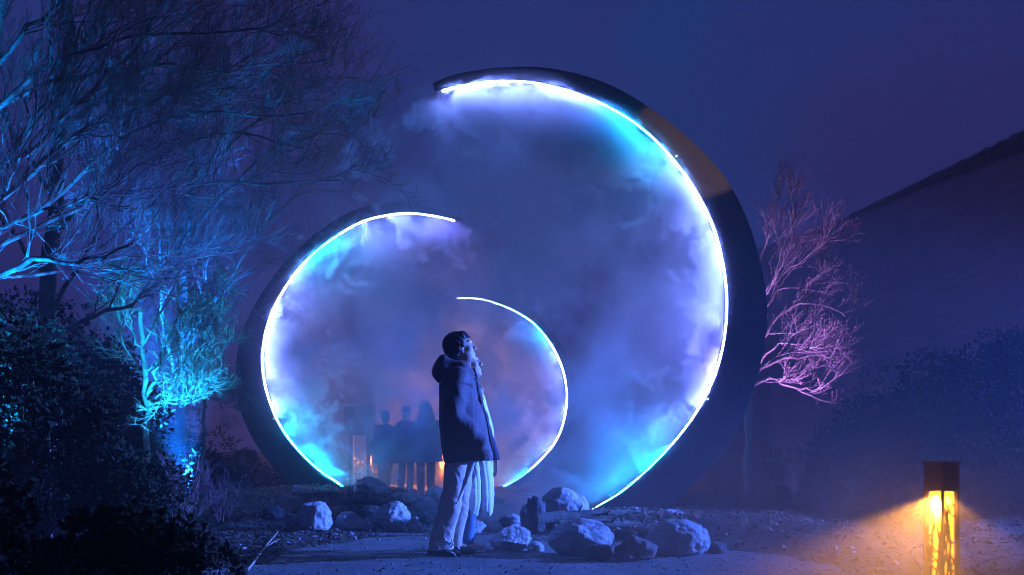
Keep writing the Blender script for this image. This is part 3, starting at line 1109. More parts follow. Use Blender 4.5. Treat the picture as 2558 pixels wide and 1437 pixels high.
Y = 16.5
b3 = W(455, 1134, Y); b3.z = gz(b3.x, Y)
bare_tree('bare_tree', 'slender multi-stemmed tree glowing deep blue between the near tree and the middle ring', G_left, b3, [b3, W(450, 1000, Y), W(460, 850, Y), W(455, 700, Y), W(470, 540, Y), W(475, 380, Y), W(490, 200, Y)], [
    wpts(Y, [(452, 1000), (410, 850), (400, 700), (395, 560), (380, 400), (360, 240)], -0.8),
    wpts(Y, [(455, 950), (500, 800), (515, 640), (510, 500), (530, 350), (560, 200)], 0.6),
    wpts(Y, [(460, 850), (560, 720), (620, 620), (690, 520), (780, 470), (880, 480)], -0.5),
    wpts(Y, [(455, 750), (370, 640), (310, 540), (260, 430), (240, 300)], 0.7),
    wpts(Y, [(465, 600), (560, 480), (640, 400), (740, 330), (850, 330), (930, 380)], 0.3),
    wpts(Y, [(470, 500), (540, 370), (620, 250), (700, 130), (760, 0)], -0.6),
    wpts(Y, [(475, 400), (430, 250), (420, 100), (400, -50)], 0.4),
    wpts(Y, [(470, 450), (600, 340), (720, 240), (830, 180), (900, 200)], 0.9),
], 15, k=(11, 8, 6), L=((.9, 2.0), (.45, 1.0), (.2, .5)), r_limb=0.03, r_trunk=0.08, buds=2, bud=(0.010, 0.018), rmin=0.0032, up=(.3, .3, .3), m_bark=M_bark)

Y = 13.2
b4 = W(366, 1150, Y); b4.z = gz(b4.x, Y)
bare_tree('bare_tree', 'small tree uplit bright cyan above the ground light, left of the middle ring', G_left, b4, [b4, W(368, 1060, Y), W(364, 980, Y), W(360, 900, Y), W(352, 830, Y), W(350, 780, Y)], [
    (1.1, wpts(Y, [(366, 990), (390, 930), (410, 870), (430, 820), (450, 760), (440, 700)], -0.3)),
    (0.9, wpts(Y, [(366, 1000), (400, 1005), (432, 1012), (458, 1002), (480, 998)], -0.5)),
    (0.8, wpts(Y, [(366, 985), (390, 965), (420, 948), (460, 950), (500, 965), (530, 985)], 0.2)),
    (0.8, wpts(Y, [(362, 930), (400, 900), (450, 870), (500, 880), (540, 930)], 0.5)),
    (0.8, wpts(Y, [(360, 880), (330, 820), (320, 760), (330, 700)], -0.2)),
    (0.8, wpts(Y, [(358, 860), (400, 780), (450, 730), (520, 720), (570, 760)], 0.6)),
    (0.8, wpts(Y, [(362, 940), (330, 900), (300, 850), (285, 790)], 0.4)),
    (0.7, wpts(Y, [(370, 1010), (410, 980), (440, 930), (470, 900), (520, 850)], -0.6)),
], 23, k=(8, 6, 5), L=((.35, .75), (.2, .45), (.1, .26)), r_limb=0.024, r_trunk=0.045, buds=4, bud=(0.010, 0.018), m_bark=M_bark_pale, up=(.15, .15, .2), rmin=0.0028)
Y = 13.9
b5 = W(508, 1160, Y); b5.z = gz(b5.x, Y)
bare_tree('bare_tree', 'thin sapling with greenish budding twigs beside the cyan uplit tree', G_left, b5, [b5, W(508, 1080, Y), W(512, 1000, Y), W(506, 930, Y), W(512, 860, Y)], [
    wpts(Y, [(508, 1010), (540, 930), (552, 880), (545, 820)], 0.3),
    wpts(Y, [(510, 960), (480, 900), (470, 840), (490, 780)], -0.3),
    wpts(Y, [(508, 1000), (528, 990), (545, 1000), (556, 1020)], 0.2),
    wpts(Y, [(510, 900), (540, 830), (560, 770), (570, 720)], -0.2),
], 29, k=(7, 6, 5), L=((.3, .6), (.18, .4), (.1, .24)), r_limb=0.016, r_trunk=0.026, buds=5, bud=(0.012, 0.02), m_bark=M_bark_pale, rmin=0.0028)

# right: budding tree lit magenta behind the nearest ring
Y = 15.5
b6 = W(1868, 1150, Y); b6.z = gz(b6.x, Y)
bare_tree('bare_tree', 'budding tree lit magenta, leaning out to the right behind the nearest ring', 'bare trees lit magenta', b6, [b6, W(1870, 1060, Y), W(1865, 960, Y), W(1870, 860, Y), W(1866, 760, Y), W(1872, 660, Y), W(1868, 560, Y)], [
    (1.0, wpts(Y, [(1868, 975), (1900, 948), (1940, 946), (1962, 962), (2000, 973), (2030, 976), (2058, 958)], -0.4)),
    (1.2, wpts(Y, [(1866, 960), (1900, 925), (1925, 905), (1960, 895), (2010, 890), (2085, 892)], 0.3)),
    (0.9, wpts(Y, [(1868, 930), (1905, 900), (1925, 870), (1960, 850), (2010, 865), (2060, 870)], -0.5)),
    (1.3, wpts(Y, [(1868, 880), (1905, 845), (1930, 800), (1975, 765), (2010, 758), (2060, 765), (2110, 790)], 0.2)),
    (1.0, wpts(Y, [(1870, 830), (1915, 770), (1940, 715), (1990, 720), (2060, 700), (2120, 710)], 0.5)),
    (1.0, wpts(Y, [(1868, 780), (1905, 740), (1940, 700), (1935, 660), (1960, 600), (1995, 530)], -0.5)),
    (0.9, wpts(Y, [(1872, 690), (1910, 620), (1930, 560), (1960, 510)], 0.2)),
    (0.9, wpts(Y, [(1868, 760), (1950, 690), (2020, 640), (2070, 590), (2110, 600)], -0.2)),
], 41, k=(7, 5, 5), L=((.45, 1.05), (.28, .6), (.14, .36)), r_limb=0.022, r_trunk=0.07, buds=3, bud=(0.012, 0.022), m_bark=M_bark_pale, up=(.32, .38, .6), rmin=0.0028, bias=(0.14, 0, 0), spread=(.75, .7, .65))

# ---- leafy shrubs: leaf-sized faces through a lumpy volume
M_leaf_dark = mat('dark_evergreen_leaf', (0.016, 0.022, 0.012), 0.8, noise=(2, (0.032, 0.040, 0.020), 0.35, 0.7), spec=0.03)
M_leaf_olive = mat('olive_dry_leaf', (0.022, 0.022, 0.012), 0.8, noise=(2, (0.042, 0.040, 0.022), 0.35, 0.7), spec=0.03)
M_leaf_pale = mat('pale_dry_leaf', (0.22, 0.18, 0.13), 0.7, noise=(2, (0.34, 0.28, 0.20), 0.35, 0.7))


def leafy_shrub(label, group, base, w, d, h, n, size, m_, seed, lumps=14, name='leafy_shrub'):
    r = np.random.default_rng(seed)
    root = empty(name, base)
    tag(root, label, 'shrub', group)
    c = np.c_[r.uniform(-.5, .5, lumps) * w, r.uniform(-.5, .5, lumps) * d, r.uniform(0.25, 0.85, lumps) * h]
    c[:, 2] *= 1 - 0.7 * (np.abs(c[:, 0]) / (w * 0.5)) ** 2
    rad = r.uniform(0.12, 0.26, lumps) * min(w, h * 1.4)
    i = r.integers(0, lumps, n)
    u = r.normal(size=(n, 3))
    u /= np.linalg.norm(u, axis=1, keepdims=True)
    p = c[i] + u * (rad[i] * r.uniform(0.35, 1.05, n) ** 0.5)[:, None] * np.array([1, 1, 0.85])
    p[:, 2] = np.maximum(p[:, 2], r.uniform(0.01, 0.12, n) * h)
    a = u * 0.8 + r.normal(0, 0.6, (n, 3))
    a /= np.linalg.norm(a, axis=1, keepdims=True)
    b = np.cross(a, r.normal(size=(n, 3)))
    b /= np.linalg.norm(b, axis=1, keepdims=True)
    nn = np.cross(a, b)
    s = r.uniform(size[0], size[1], n)[:, None]
    v = np.stack([p, p + a * s * 0.5 + b * s * 0.28, p + a * s + nn * s * 0.15, p + a * s * 0.5 - b * s * 0.28], 1).reshape(-1, 3)
    fo = link('foliage', npmesh('foliage', v, np.arange(4 * n).reshape(n, 4)), m_, root, smooth=False)
    P = np.zeros((lumps, 6, 3))
    for j in range(lumps):
        e = c[j]
        st = np.array([r.uniform(-.08, .08) * w, r.uniform(-.08, .08) * d, -0.02])
        for q in range(6):
            t = q / 5
            P[j, q] = st * (1 - t) + e * t + np.array([0, 0, 0.15 * h * math.sin(t * 3.1)]) * 0.4 + r.normal(0, 0.015, 3)
    v, q = batch_tubes(P, np.linspace(0.016, 0.005, 6)[None].repeat(lumps, 0), 5)
    link('stem', npmesh('stem', v, q), M_bark, root)
    return root


def at(px, Y):
    x = (px - 1279) / F * Y
    return Vector((x, Y, gz(x, Y)))


GL = 'dark shrubs on the left bank'
leafy_shrub('low dark olive shrub filling the bottom left corner', GL, at(60, 5.2), 1.5, 1.0, 0.78, 6500, (0.03, 0.06), M_leaf_olive, 1)
leafy_shrub('olive shrub right of the corner shrub, spilling towards the path edge', GL, at(330, 5.9), 1.1, 0.9, 0.52, 5000, (0.03, 0.06), M_leaf_olive, 2)
leafy_shrub('tall black evergreen shrub at the left edge under the blue limbs', GL, at(10, 8.2), 1.7, 1.2, 2.05, 9000, (0.04, 0.08), M_leaf_dark, 3, 20)
leafy_shrub('black evergreen shrub in front of the violet tree\'s trunk', GL, at(130, 9.6), 1.5, 1.2, 2.1, 9000, (0.04, 0.08), M_leaf_dark, 4, 18)
leafy_shrub('low black shrub beside the cyan uplit tree', GL, at(270, 11.3), 1.2, 1.0, 0.75, 4500, (0.04, 0.07), M_leaf_dark, 5)
leafy_shrub('dark shrub just left of the middle ring\'s outer edge', GL, at(590, 17.8), 1.3, 1.2, 0.95, 4000, (0.05, 0.09), M_leaf_dark, 6)
leafy_shrub('dark shrub below the deep blue tree', GL, at(470, 15.6), 1.6, 1.2, 1.0, 4500, (0.05, 0.09), M_leaf_dark, 7)
leafy_shrub('tiny pale dry shrub catching light between two dark shrubs', GL, at(300, 7.4), 0.34, 0.3, 0.26, 260, (0.02, 0.05), M_leaf_pale, 8, 6)

leafy_shrub('tall dark thicket at the far left behind the black evergreen', GL, at(60, 14.0), 2.6, 1.6, 2.9, 8000, (0.05, 0.10), M_leaf_dark, 61, 24, 'evergreen_shrub')
leafy_shrub('dark thicket between the violet tree and the cyan uplit tree', GL, at(225, 14.6), 1.7, 1.4, 2.6, 7500, (0.05, 0.10), M_leaf_dark, 62, 20, 'evergreen_shrub')
leafy_shrub('dark thicket behind the blue beam of the ground light', GL, at(420, 18.5), 2.8, 1.6, 1.5, 5500, (0.06, 0.11), M_leaf_dark, 63, 20)

GR = 'dark shrubs on the right bank'
for (px, Y_, w_, h_, n_, sd, lab) in [
    (2210, 19.0, 2.2, 1.5, 5500, 11, 'dark evergreen nearest the magenta tree on the right bank'),
    (2390, 17.5, 2.6, 2.0, 6500, 12, 'tall dark evergreen rising behind the amber bollard'),
    (2560, 15.0, 2.4, 2.1, 6500, 13, 'dark evergreen cut by the right edge of the picture'),
    (2290, 22.5, 3.2, 2.2, 6000, 14, 'wide dark evergreen at the back of the right bank'),
    (2060, 21.0, 2.2, 1.1, 3500, 15, 'low dark shrub behind the magenta beam'),
    (2500, 22.0, 3.0, 2.7, 6000, 16, 'broad dark evergreen behind the one at the right edge'),
    (2230, 12.2, 1.4, 0.62, 3500, 17, 'low shrub on the bank left of the amber bollard'),
    (1960, 13.6, 1.1, 0.45, 2600, 18, 'low shrub at the foot of the magenta light')]:
    leafy_shrub(lab, GR, at(px, Y_), w_, w_ * 0.7, h_, n_, (0.06, 0.11) if Y_ > 14 else (0.03, 0.06), M_leaf_dark, sd, 18, 'evergreen_shrub' if h_ > 1.5 else 'leafy_shrub')

# bare twiggy shrubs


def twig_shrub(label, base, n, h, spread, seed, m_, group):
    r = np.random.default_rng(seed)
    root = empty('twig_shrub', base)
    tag(root, label, 'shrub', group)
    P = np.zeros((n, 8, 3))
    a = r.uniform(0, 2 * np.pi, n)
    out = r.uniform(0.15, 1, n) * spread
    hh = r.uniform(0.55, 1, n) * h
    for q in range(8):
        t = q / 7
        P[:, q] = np.c_[np.cos(a) * (0.05 + out * t ** 1.3), np.sin(a) * (0.05 + out * t ** 1.3) * 0.7, hh * t] + r.normal(0, 0.012, (n, 3)) * (q > 0)
    P[:, 0, 2] = -0.02
    R = np.linspace(0.008, 0.003, 8)[None].repeat(n, 0)
    v, q = batch_tubes(P, R, 5)
    link('stem', npmesh('stem', v, q), m_, root)
    P2, R2 = sprout(P, R, 5, 5, (.12 * h, .35 * h), 0.6, 0.4, 0.15, r)
    P3, R3 = sprout(P2, np.maximum(R2, .002), 4, 4, (.06 * h, .16 * h), 0.7, 0.3, 0.2, r)
    v, q = join([batch_tubes(P2, np.maximum(R2, .0025), 4), batch_tubes(P3, np.maximum(R3, .002), 3)])
    c = link('twigs', npmesh('twigs', v, q), m_, root)
    tag(c, kind='stuff')
    return root


M_red_twig = mat('red_twig', (0.20, 0.10, 0.10), 0.8, noise=(3, (0.32, 0.20, 0.19), 0.4, 0.6))
GT = 'bare twiggy shrubs along the path'
twig_shrub('bare reddish shrub with long thin stems at the left of the path', at(445, 10.4), 26, 0.82, 0.45, 1, M_red_twig, GT)
twig_shrub('bare low shrub between the reddish shrub and the middle ring', at(555, 12.0), 20, 0.62, 0.35, 2, M_red_twig, GT)
twig_shrub('bare thin shrub in front of the cyan tree\'s trunk', at(385, 11.6), 9, 0.85, 0.30, 3, M_bark_pale, GT)
twig_shrub('bare dry shrub right of the nearest ring\'s foot', at(1860, 12.6), 20, 0.55, 0.5, 4, M_red_twig, GT)
twig_shrub('bare dry shrub on the right bank under the evergreens', at(2090, 11.6), 20, 0.5, 0.5, 5, M_red_twig, GT)
twig_shrub('bare twigs silhouetted in the magenta beam', at(1985, 13.6), 12, 0.5, 0.22, 6, M_bark, GT)

# ------------------------------------------------------------------ people: signed-distance bodies and clothes
class SDF:
    def __init__(self, lo, hi, h):
        self.lo, self.h = np.array(lo, float), h
        self.n = np.ceil((np.array(hi) - self.lo) / h).astype(int) + 1
        ax = [self.lo[k] + h * np.arange(self.n[k]) for k in range(3)]
        self.ax = ax
        self.d = np.full(self.n, 1.0, np.float32)

    def _sub(self, lo, hi, pad):
        s = []
        for k in range(3):
            a = max(0, int((lo[k] - pad - self.lo[k]) / self.h))
            b = min(self.n[k], int((hi[k] + pad - self.lo[k]) / self.h) + 2)
            if b <= a: return None
            s.append(slice(a, b))
        s = tuple(s)
        X, Y, Z = np.meshgrid(*[self.ax[k][s[k]] for k in range(3)], indexing='ij')
        return s, X.astype(np.float32), Y.astype(np.float32), Z.astype(np.float32)

    def _mix(self, s, v, k, op):
        d = self.d[s]
        if op == 'cut':
            v = -v
            if k > 0:
                h = np.clip(0.5 - 0.5 * (v - d) / k * -1, 0, 1)
                h = np.clip(0.5 + 0.5 * (v - d) / k, 0, 1)
                self.d[s] = d * (1 - h) + v * h + k * h * (1 - h)
            else:
                self.d[s] = np.maximum(d, v)
        else:
            if k > 0:
                h = np.clip(0.5 + 0.5 * (d - v) / k, 0, 1)
                self.d[s] = d * (1 - h) + v * h - k * h * (1 - h)
            else:
                self.d[s] = np.minimum(d, v)

    def cap(self, p0, p1, r0, r1=None, k=0.02, op='add', flat=None):
        """tapered capsule; flat = (axis index, factor) squeezes it across one axis"""
        r1 = r0 if r1 is None else r1
        p0, p1 = np.array(p0, float), np.array(p1, float)
        R = max(r0, r1) + 0.01
        g = self._sub(np.minimum(p0, p1) - R, np.maximum(p0, p1) + R, k + 0.03)
        if g is None: return self
        s, X, Y, Z = g
        d = p1 - p0
        L2 = max(1e-9, d @ d)
        P = [X - p0[0], Y - p0[1], Z - p0[2]]
        t = np.clip((P[0] * d[0] + P[1] * d[1] + P[2] * d[2]) / L2, 0, 1)
        q = [P[i] - t * d[i] for i in range(3)]
        if flat is not None:
            q[flat[0]] = q[flat[0]] / flat[1]
        v = np.sqrt(q[0] ** 2 + q[1] ** 2 + q[2] ** 2) - (r0 + (r1 - r0) * t)
        if flat is not None: v = v * flat[1]
        self._mix(s, v, k, op)
        return self

    def ell(self, c, r, k=0.02, op='add', rot=None):
        c, r = np.array(c, float), np.array(r, float)
        R = max(r)
        g = self._sub(c - R, c + R, k + 0.03)
        if g is None: return self
        s, X, Y, Z = g
        P = np.stack([X - c[0], Y - c[1], Z - c[2]], -1)
        if rot is not None:
            P = P @ np.array(rot, float)
        k0 = np.linalg.norm(P / r, axis=-1)
        k1 = np.linalg.norm(P / (r * r), axis=-1)
        v = k0 * (k0 - 1) / np.maximum(k1, 1e-6)
        self._mix(s, v.astype(np.float32), k, op)
        return self

    def loft(self, rows, k=0.02, op='add', p=2.4):
        """rows: (z, x back, x front, y near, y far) from bottom to top"""
        rows = sorted(rows)
        A = np.array(rows, float)
        lo = (A[:, 1].min(), A[:, 3].min(), A[0, 0])
        hi = (A[:, 2].max(), A[:, 4].max(), A[-1, 0])
        g = self._sub(lo, hi, k + 0.03)
        s, X, Y, Z = g
        zz = np.clip(Z, A[0, 0], A[-1, 0])
        f = [np.interp(zz, A[:, 0], A[:, j]) for j in (1, 2, 3, 4)]
        cx, rx = (f[0] + f[1]) / 2, (f[1] - f[0]) / 2
        cyy, ry = (f[2] + f[3]) / 2, (f[3] - f[2]) / 2
        e = (np.abs((X - cx) / rx) ** p + np.abs((Y - cyy) / ry) ** p) ** (1 / p)
        v = (e - 1) * np.minimum(rx, ry)
        dz = np.maximum(A[0, 0] - Z, Z - A[-1, 0])
        v = np.maximum(v, dz)
        self._mix(s, v.astype(np.float32), k, op)
        return self

    def field(self, fn):
        X, Y, Z = np.meshgrid(*self.ax, indexing='ij')
        self.d = self.d + fn(X, Y, Z).astype(np.float32)
        return self

    def cut(self, fn):
        X, Y, Z = np.meshgrid(*self.ax, indexing='ij')
        self.d = np.maximum(self.d, fn(X, Y, Z).astype(np.float32))
        return self

    def mesh(self, name, smooth=1):
        """surface nets"""
        d = np.pad(self.d, 1, constant_values=1.0)
        n = np.array(d.shape)
        ins = d < 0
        c = [(i, j, k) for i in (0, 1) for j in (0, 1) for k in (0, 1)]
        sl = lambda o: tuple(slice(o[k], n[k] - 1 + o[k]) for k in range(3))
        cnt = sum(ins[sl(o)].astype(np.int8) for o in c)
        act = (cnt > 0) & (cnt < 8)
        ijk = np.argwhere(act)
        acc = np.zeros((len(ijk), 3))
        num = np.zeros(len(ijk))
        for a in range(8):
            for b in range(a + 1, 8):
                o1, o2 = np.array(c[a]), np.array(c[b])
                if np.abs(o1 - o2).sum() != 1: continue
                p1, p2 = ijk + o1, ijk + o2
                v1, v2 = d[tuple(p1.T)], d[tuple(p2.T)]
                x = (v1 < 0) != (v2 < 0)
                t = np.where(x, v1 / np.where(x, v1 - v2, 1), 0)
                acc[x] += (o1 + (o2 - o1) * t[:, None])[x]
                num[x] += 1
        V = ijk + acc / num[:, None]
        idx = -np.ones(act.shape, int)
        idx[tuple(ijk.T)] = np.arange(len(ijk))
        Fs = []
        for ax in range(3):
            u, w = (ax + 1) % 3, (ax + 2) % 3
            lo_ = [slice(0, None)] * 3
            a = [slice(None)] * 3; a[ax] = slice(0, n[ax] - 1)
            b = [slice(None)] * 3; b[ax] = slice(1, n[ax])
            ch = ins[tuple(a)] != ins[tuple(b)]
            e = np.argwhere(ch)
            ok = (e[:, u] > 0) & (e[:, w] > 0) & (e[:, u] < n[u] - 1) & (e[:, w] < n[w] - 1)
            e = e[ok]
            def at(du, dw):
                q = e.copy(); q[:, u] += du; q[:, w] += dw
                return idx[tuple(q.T)]
            f = np.stack([at(-1, -1), at(0, -1), at(0, 0), at(-1, 0)], -1)
            flip = ~ins[tuple(e.T)]
            f[flip] = f[flip][:, ::-1]
            Fs.append(f)
        Fc = np.concatenate(Fs)
        Fc = Fc[(Fc >= 0).all(1)]
        V = (V - 1) * self.h + self.lo
        # laplacian smoothing
        for _ in range(smooth):
            S = np.zeros_like(V)
            N = np.zeros(len(V))
            for a, b in ((0, 1), (1, 2), (2, 3), (3, 0)):
                np.add.at(S, Fc[:, a], V[Fc[:, b]]); np.add.at(N, Fc[:, a], 1)
                np.add.at(S, Fc[:, b], V[Fc[:, a]]); np.add.at(N, Fc[:, b], 1)
            V = V * 0.5 + 0.5 * S / np.maximum(N, 1)[:, None]
        return npmesh(name, V, Fc)


def folds(seed, amp, freq, n=5, dirs=None):
    r = np.random.default_rng(seed)
    D = r.normal(size=(n, 3)) if dirs is None else np.array(dirs, float) + r.normal(size=(len(dirs), 3)) * 0.25
    D = D / np.linalg.norm(D, axis=1)[:, None] * freq
    D = D * r.uniform(0.6, 1.5, size=(len(D), 1))
    ph = r.uniform(0, 6.28, len(D))

    def fn(X, Y, Z):
        wx = 0.03 * np.sin(9 * Z + 3 * Y + ph[0]) + 0.015 * np.sin(23 * X + 11 * Z)
        t = 0
        for i, dv in enumerate(D):
            t = t + np.sin(dv[0] * (X + wx) + dv[1] * (Y + wx) + dv[2] * (Z + wx) + ph[i])
        t = t / len(D)
        return amp * (np.abs(t) * 2 - 0.7)
    return fn


def rot_y(a):
    c, s = math.cos(a), math.sin(a)
    return np.array([[c, 0, s], [0, 1, 0], [-s, 0, c]])


def head_frame(pos, pitch, scale=1.0, yaw=0.0):
    """local head coords (x forward, z up) -> person coords; pitch > 0 looks up"""
    R = rot_y(-pitch)
    cz, sz = math.cos(yaw), math.sin(yaw)
    R = np.array([[cz, -sz, 0], [sz, cz, 0], [0, 0, 1]]) @ R
    pos = np.array(pos, float)
    return (lambda p: pos + scale * (R @ np.array(p, float))), R, scale


def add_head(s, hf, neck_to, neck_r=0.056):
    f, R, k = hf
    E = lambda c, r, kk=0.02, op='add': s.ell(f(c), np.array(r) * k, kk, op, R)
    C = lambda a, b, r0, r1, kk=0.01, op='add': s.cap(f(a), f(b), r0 * k, r1 * k, kk, op)
    s.cap(f((-0.022, 0, -0.05)), neck_to, neck_r * k, neck_r * 1.12 * k, 0.03)
    E((-0.018, 0, 0.032), (0.098, 0.076, 0.098))
    E((0.028, 0, -0.025), (0.066, 0.060, 0.098), 0.03)
    E((0.030, 0, -0.082), (0.055, 0.050, 0.038), 0.03)
    E((0.074, 0, -0.104), (0.020, 0.022, 0.018), 0.025)
    E((0.078, 0.0, 0.038), (0.018, 0.052, 0.012), 0.02)
    for y in (-1, 1):
        E((0.060, 0.042 * y, -0.018), (0.026, 0.022, 0.022), 0.02)
        E((0.094, 0.031 * y, 0.014), (0.016, 0.019, 0.012), 0.012, 'cut')
        E((0.076, 0.031 * y, 0.013), (0.013, 0.016, 0.012), 0.003)
        # ear
        E((-0.004, 0.079 * y, -0.004), (0.019, 0.010, 0.032), 0.004)
        E((0.001, 0.087 * y, 0.0), (0.010, 0.008, 0.018), 0.004, 'cut')
        E((0.006, 0.078 * y, -0.034), (0.009, 0.007, 0.010), 0.004)
        E((0.104, 0.011 * y, -0.028), (0.011, 0.009, 0.008), 0.006)
    C((0.090, 0, 0.022), (0.115, 0, -0.022), 0.008, 0.011, 0.014)
    E((0.092, 0, -0.058), (0.012, 0.024, 0.0065), 0.007)
    E((0.089, 0, -0.071), (0.012, 0.020, 0.0070), 0.007)
    C((0.101, -0.022, -0.0645), (0.101, 0.022, -0.0645), 0.0016, 0.0016, 0.003, 'cut')


def add_hand(s, wrist, dirv, side, spread, k=0.004, sc=1.0, curl=0.3):
    """hand with palm, four unequal fingers and a thumb; dirv = down the hand, side = across the knuckles, spread = palm normal"""
    w, d, a, nrm = [np.array(v, float) for v in (wrist, dirv, side, spread)]
    d /= np.linalg.norm(d); a /= np.linalg.norm(a); nrm /= np.linalg.norm(nrm)
    pc = w + d * 0.045 * sc
    for t in (-1.5, -0.5, 0.5, 1.5):
        s.cap(w + d * 0.012 * sc + a * t * 0.011 * sc, w + d * 0.085 * sc + a * t * 0.0180 * sc, 0.0125 * sc, 0.0105 * sc, 0.008)
    for t, L in zip((-1.5, -0.5, 0.5, 1.5), (0.062, 0.078, 0.083, 0.074)):
        p = w + d * 0.086 * sc + a * t * 0.0188 * sc
        q = p.copy()
        ang = curl
        for j, fr in enumerate((0.45, 0.32, 0.25)):
            dd = d * math.cos(ang) + nrm * math.sin(ang) + a * t * 0.012
            n = q + dd * L * fr * sc
            s.cap(q, n, (0.0092 - 0.001 * j) * sc, (0.0085 - 0.001 * j) * sc, 0.003)
            q = n
            ang += curl * 0.9
    b = w + d * 0.028 * sc + a * 0.026 * sc
    m_ = b + (d * 0.6 + a * 0.7 + nrm * 0.35) * 0.036 * sc
    s.cap(b, m_, 0.0125 * sc, 0.0105 * sc, 0.006)
    s.cap(m_, m_ + (d * 0.92 + a * 0.22 + nrm * 0.3) * 0.034 * sc, 0.0105 * sc, 0.008 * sc, 0.003)


M_skin = mat('skin', (0.50, 0.33, 0.26), 0.5, noise=(18, (0.56, 0.37, 0.29), 0.4, 0.6))
M_hair = mat('black_hair', (0.012, 0.010, 0.010), 0.45, bump=(120, 0.7, 0.006))
M_blond = mat('fair_hair', (0.42, 0.28, 0.17), 0.5, bump=(110, 0.7, 0.006))
M_jacket = mat('dark_jacket', (0.075, 0.052, 0.058), 0.75, noise=(7, (0.105, 0.078, 0.085), 0.4, 0.65), bump=(160, 0.25, 0.003))
M_trouser = mat('brown_trousers', (0.47, 0.37, 0.32), 0.85, noise=(9, (0.56, 0.45, 0.40), 0.4, 0.65), bump=(220, 0.3, 0.003))
M_shoe = mat('dark_shoe', (0.03, 0.025, 0.028), 0.55, noise=(12, (0.05, 0.04, 0.04), 0.4, 0.65))
M_cord = mat('pale_cord', (0.72, 0.70, 0.70), 0.7)
M_collar = mat('teal_lining', (0.05, 0.13, 0.14), 0.8)
M_white = mat('white_quilt', (0.72, 0.76, 0.72), 0.75, bump=(60, 0.25, 0.004))
M_navy = mat('navy_cloth', (0.035, 0.035, 0.06), 0.8, bump=(150, 0.3, 0.003))
M_denim = mat('blue_denim', (0.10, 0.20, 0.32), 0.85, bump=(200, 0.3, 0.002))
M_sneak = mat('tan_sneaker', (0.42, 0.25, 0.20), 0.6)
M_rubber = mat('white_rubber', (0.75, 0.74, 0.72), 0.5)
M_eye = mat('dark_eye', (0.02, 0.015, 0.012), 0.15, spec=0.6)


def shoe(s, heel, toe, w=0.045, h=0.07):
    heel, toe = np.array(heel, float), np.array(toe, float)
    d = (toe - heel)
    L = np.linalg.norm(d)
    d = d / L
    up = np.array([0, 0, 1.0])
    s.cap(heel + d * w + up * 0.030, toe - d * w * 0.9 + up * 0.026, w * 0.92, w * 0.80, 0.02, flat=(2, 0.75))
    s.cap(heel + d * w * 0.95 + up * 0.030, heel + d * (L * 0.42) + up * (h * 0.8), w * 0.9, w * 0.72, 0.03)
    s.cap(heel + d * w * 1.0 + up * 0.05, heel + d * (w * 1.15) + up * (h + 0.04), w * 0.82, w * 0.80, 0.03)
    s.cap(heel + d * (L * 0.40) + up * (h * 0.75), toe - d * w * 1.0 + up * 0.036, w * 0.70, w * 0.60, 0.03)


# ---- the man: side view, facing +x, at (px 1150, foot line 1390), 8.54 m away
MY = 8.54
m_org = W(1150, 1390, MY)


def mp(px, py):
    s_ = MY / F
    return ((px - 1150) * s_, (1390 - py) * s_)


s = SDF((-0.33, -0.34, -0.01), (0.34, 0.34, 1.83), 0.0065)
hx, hzz = mp(1151, 872)
HF = head_frame((hx, 0, hzz), math.radians(16), 1.0, math.radians(4))
add_head(s, HF, (-0.035, 0, 1.44))
s.loft([(0.80, -0.12, 0.10, -0.17, 0.17), (0.95, -0.11, 0.11, -0.16, 0.16), (1.15, -0.12, 0.12, -0.17, 0.17), (1.30, -0.125, 0.105, -0.19, 0.19), (1.40, -0.11, 0.07, -0.185, 0.185), (1.45, -0.09, 0.03, -0.11, 0.11)], 0.03)
for y in (-1, 1):
    s.cap((-0.025, 0.19 * y, 1.38), (-0.05, 0.245 * y, 1.09), 0.052, 0.042, 0.03)
    s.cap((-0.05, 0.245 * y, 1.09), (0.075, 0.215 * y, 0.95), 0.040, 0.030, 0.02)
    add_hand(s, (0.08, 0.205 * y, 0.94), (0.55, -0.10 * y, -0.75), (0.75, 0.0, 0.55), (0, -y, 0), curl=0.35)
s.cap((-0.03, -0.09, 0.85), (-0.075, -0.105, 0.46), 0.085, 0.060, 0.03)
s.cap((-0.075, -0.105, 0.46), (-0.155, -0.11, 0.09), 0.055, 0.040, 0.02)
s.cap((0.02, 0.09, 0.85), (0.005, 0.105, 0.46), 0.085, 0.060, 0.03)
s.cap((0.005, 0.105, 0.46), (-0.045, 0.11, 0.09), 0.055, 0.040, 0.02)
for fx, fy in ((-0.155, -0.11), (-0.045, 0.11)):
    s.cap((fx - 0.04, fy, 0.04), (fx + 0.09, fy - 0.005, 0.036), 0.032, 0.024, 0.02)
person = link('person', s.mesh('person', 1), M_skin)
person.location = m_org
tag(person, 'man with short black hair in a hooded dark jacket, looking up at the rings', 'person')


def pc(name, sdf, m_, parent=person, smooth=1):
    return link(name, sdf.mesh(name, smooth), m_, parent)


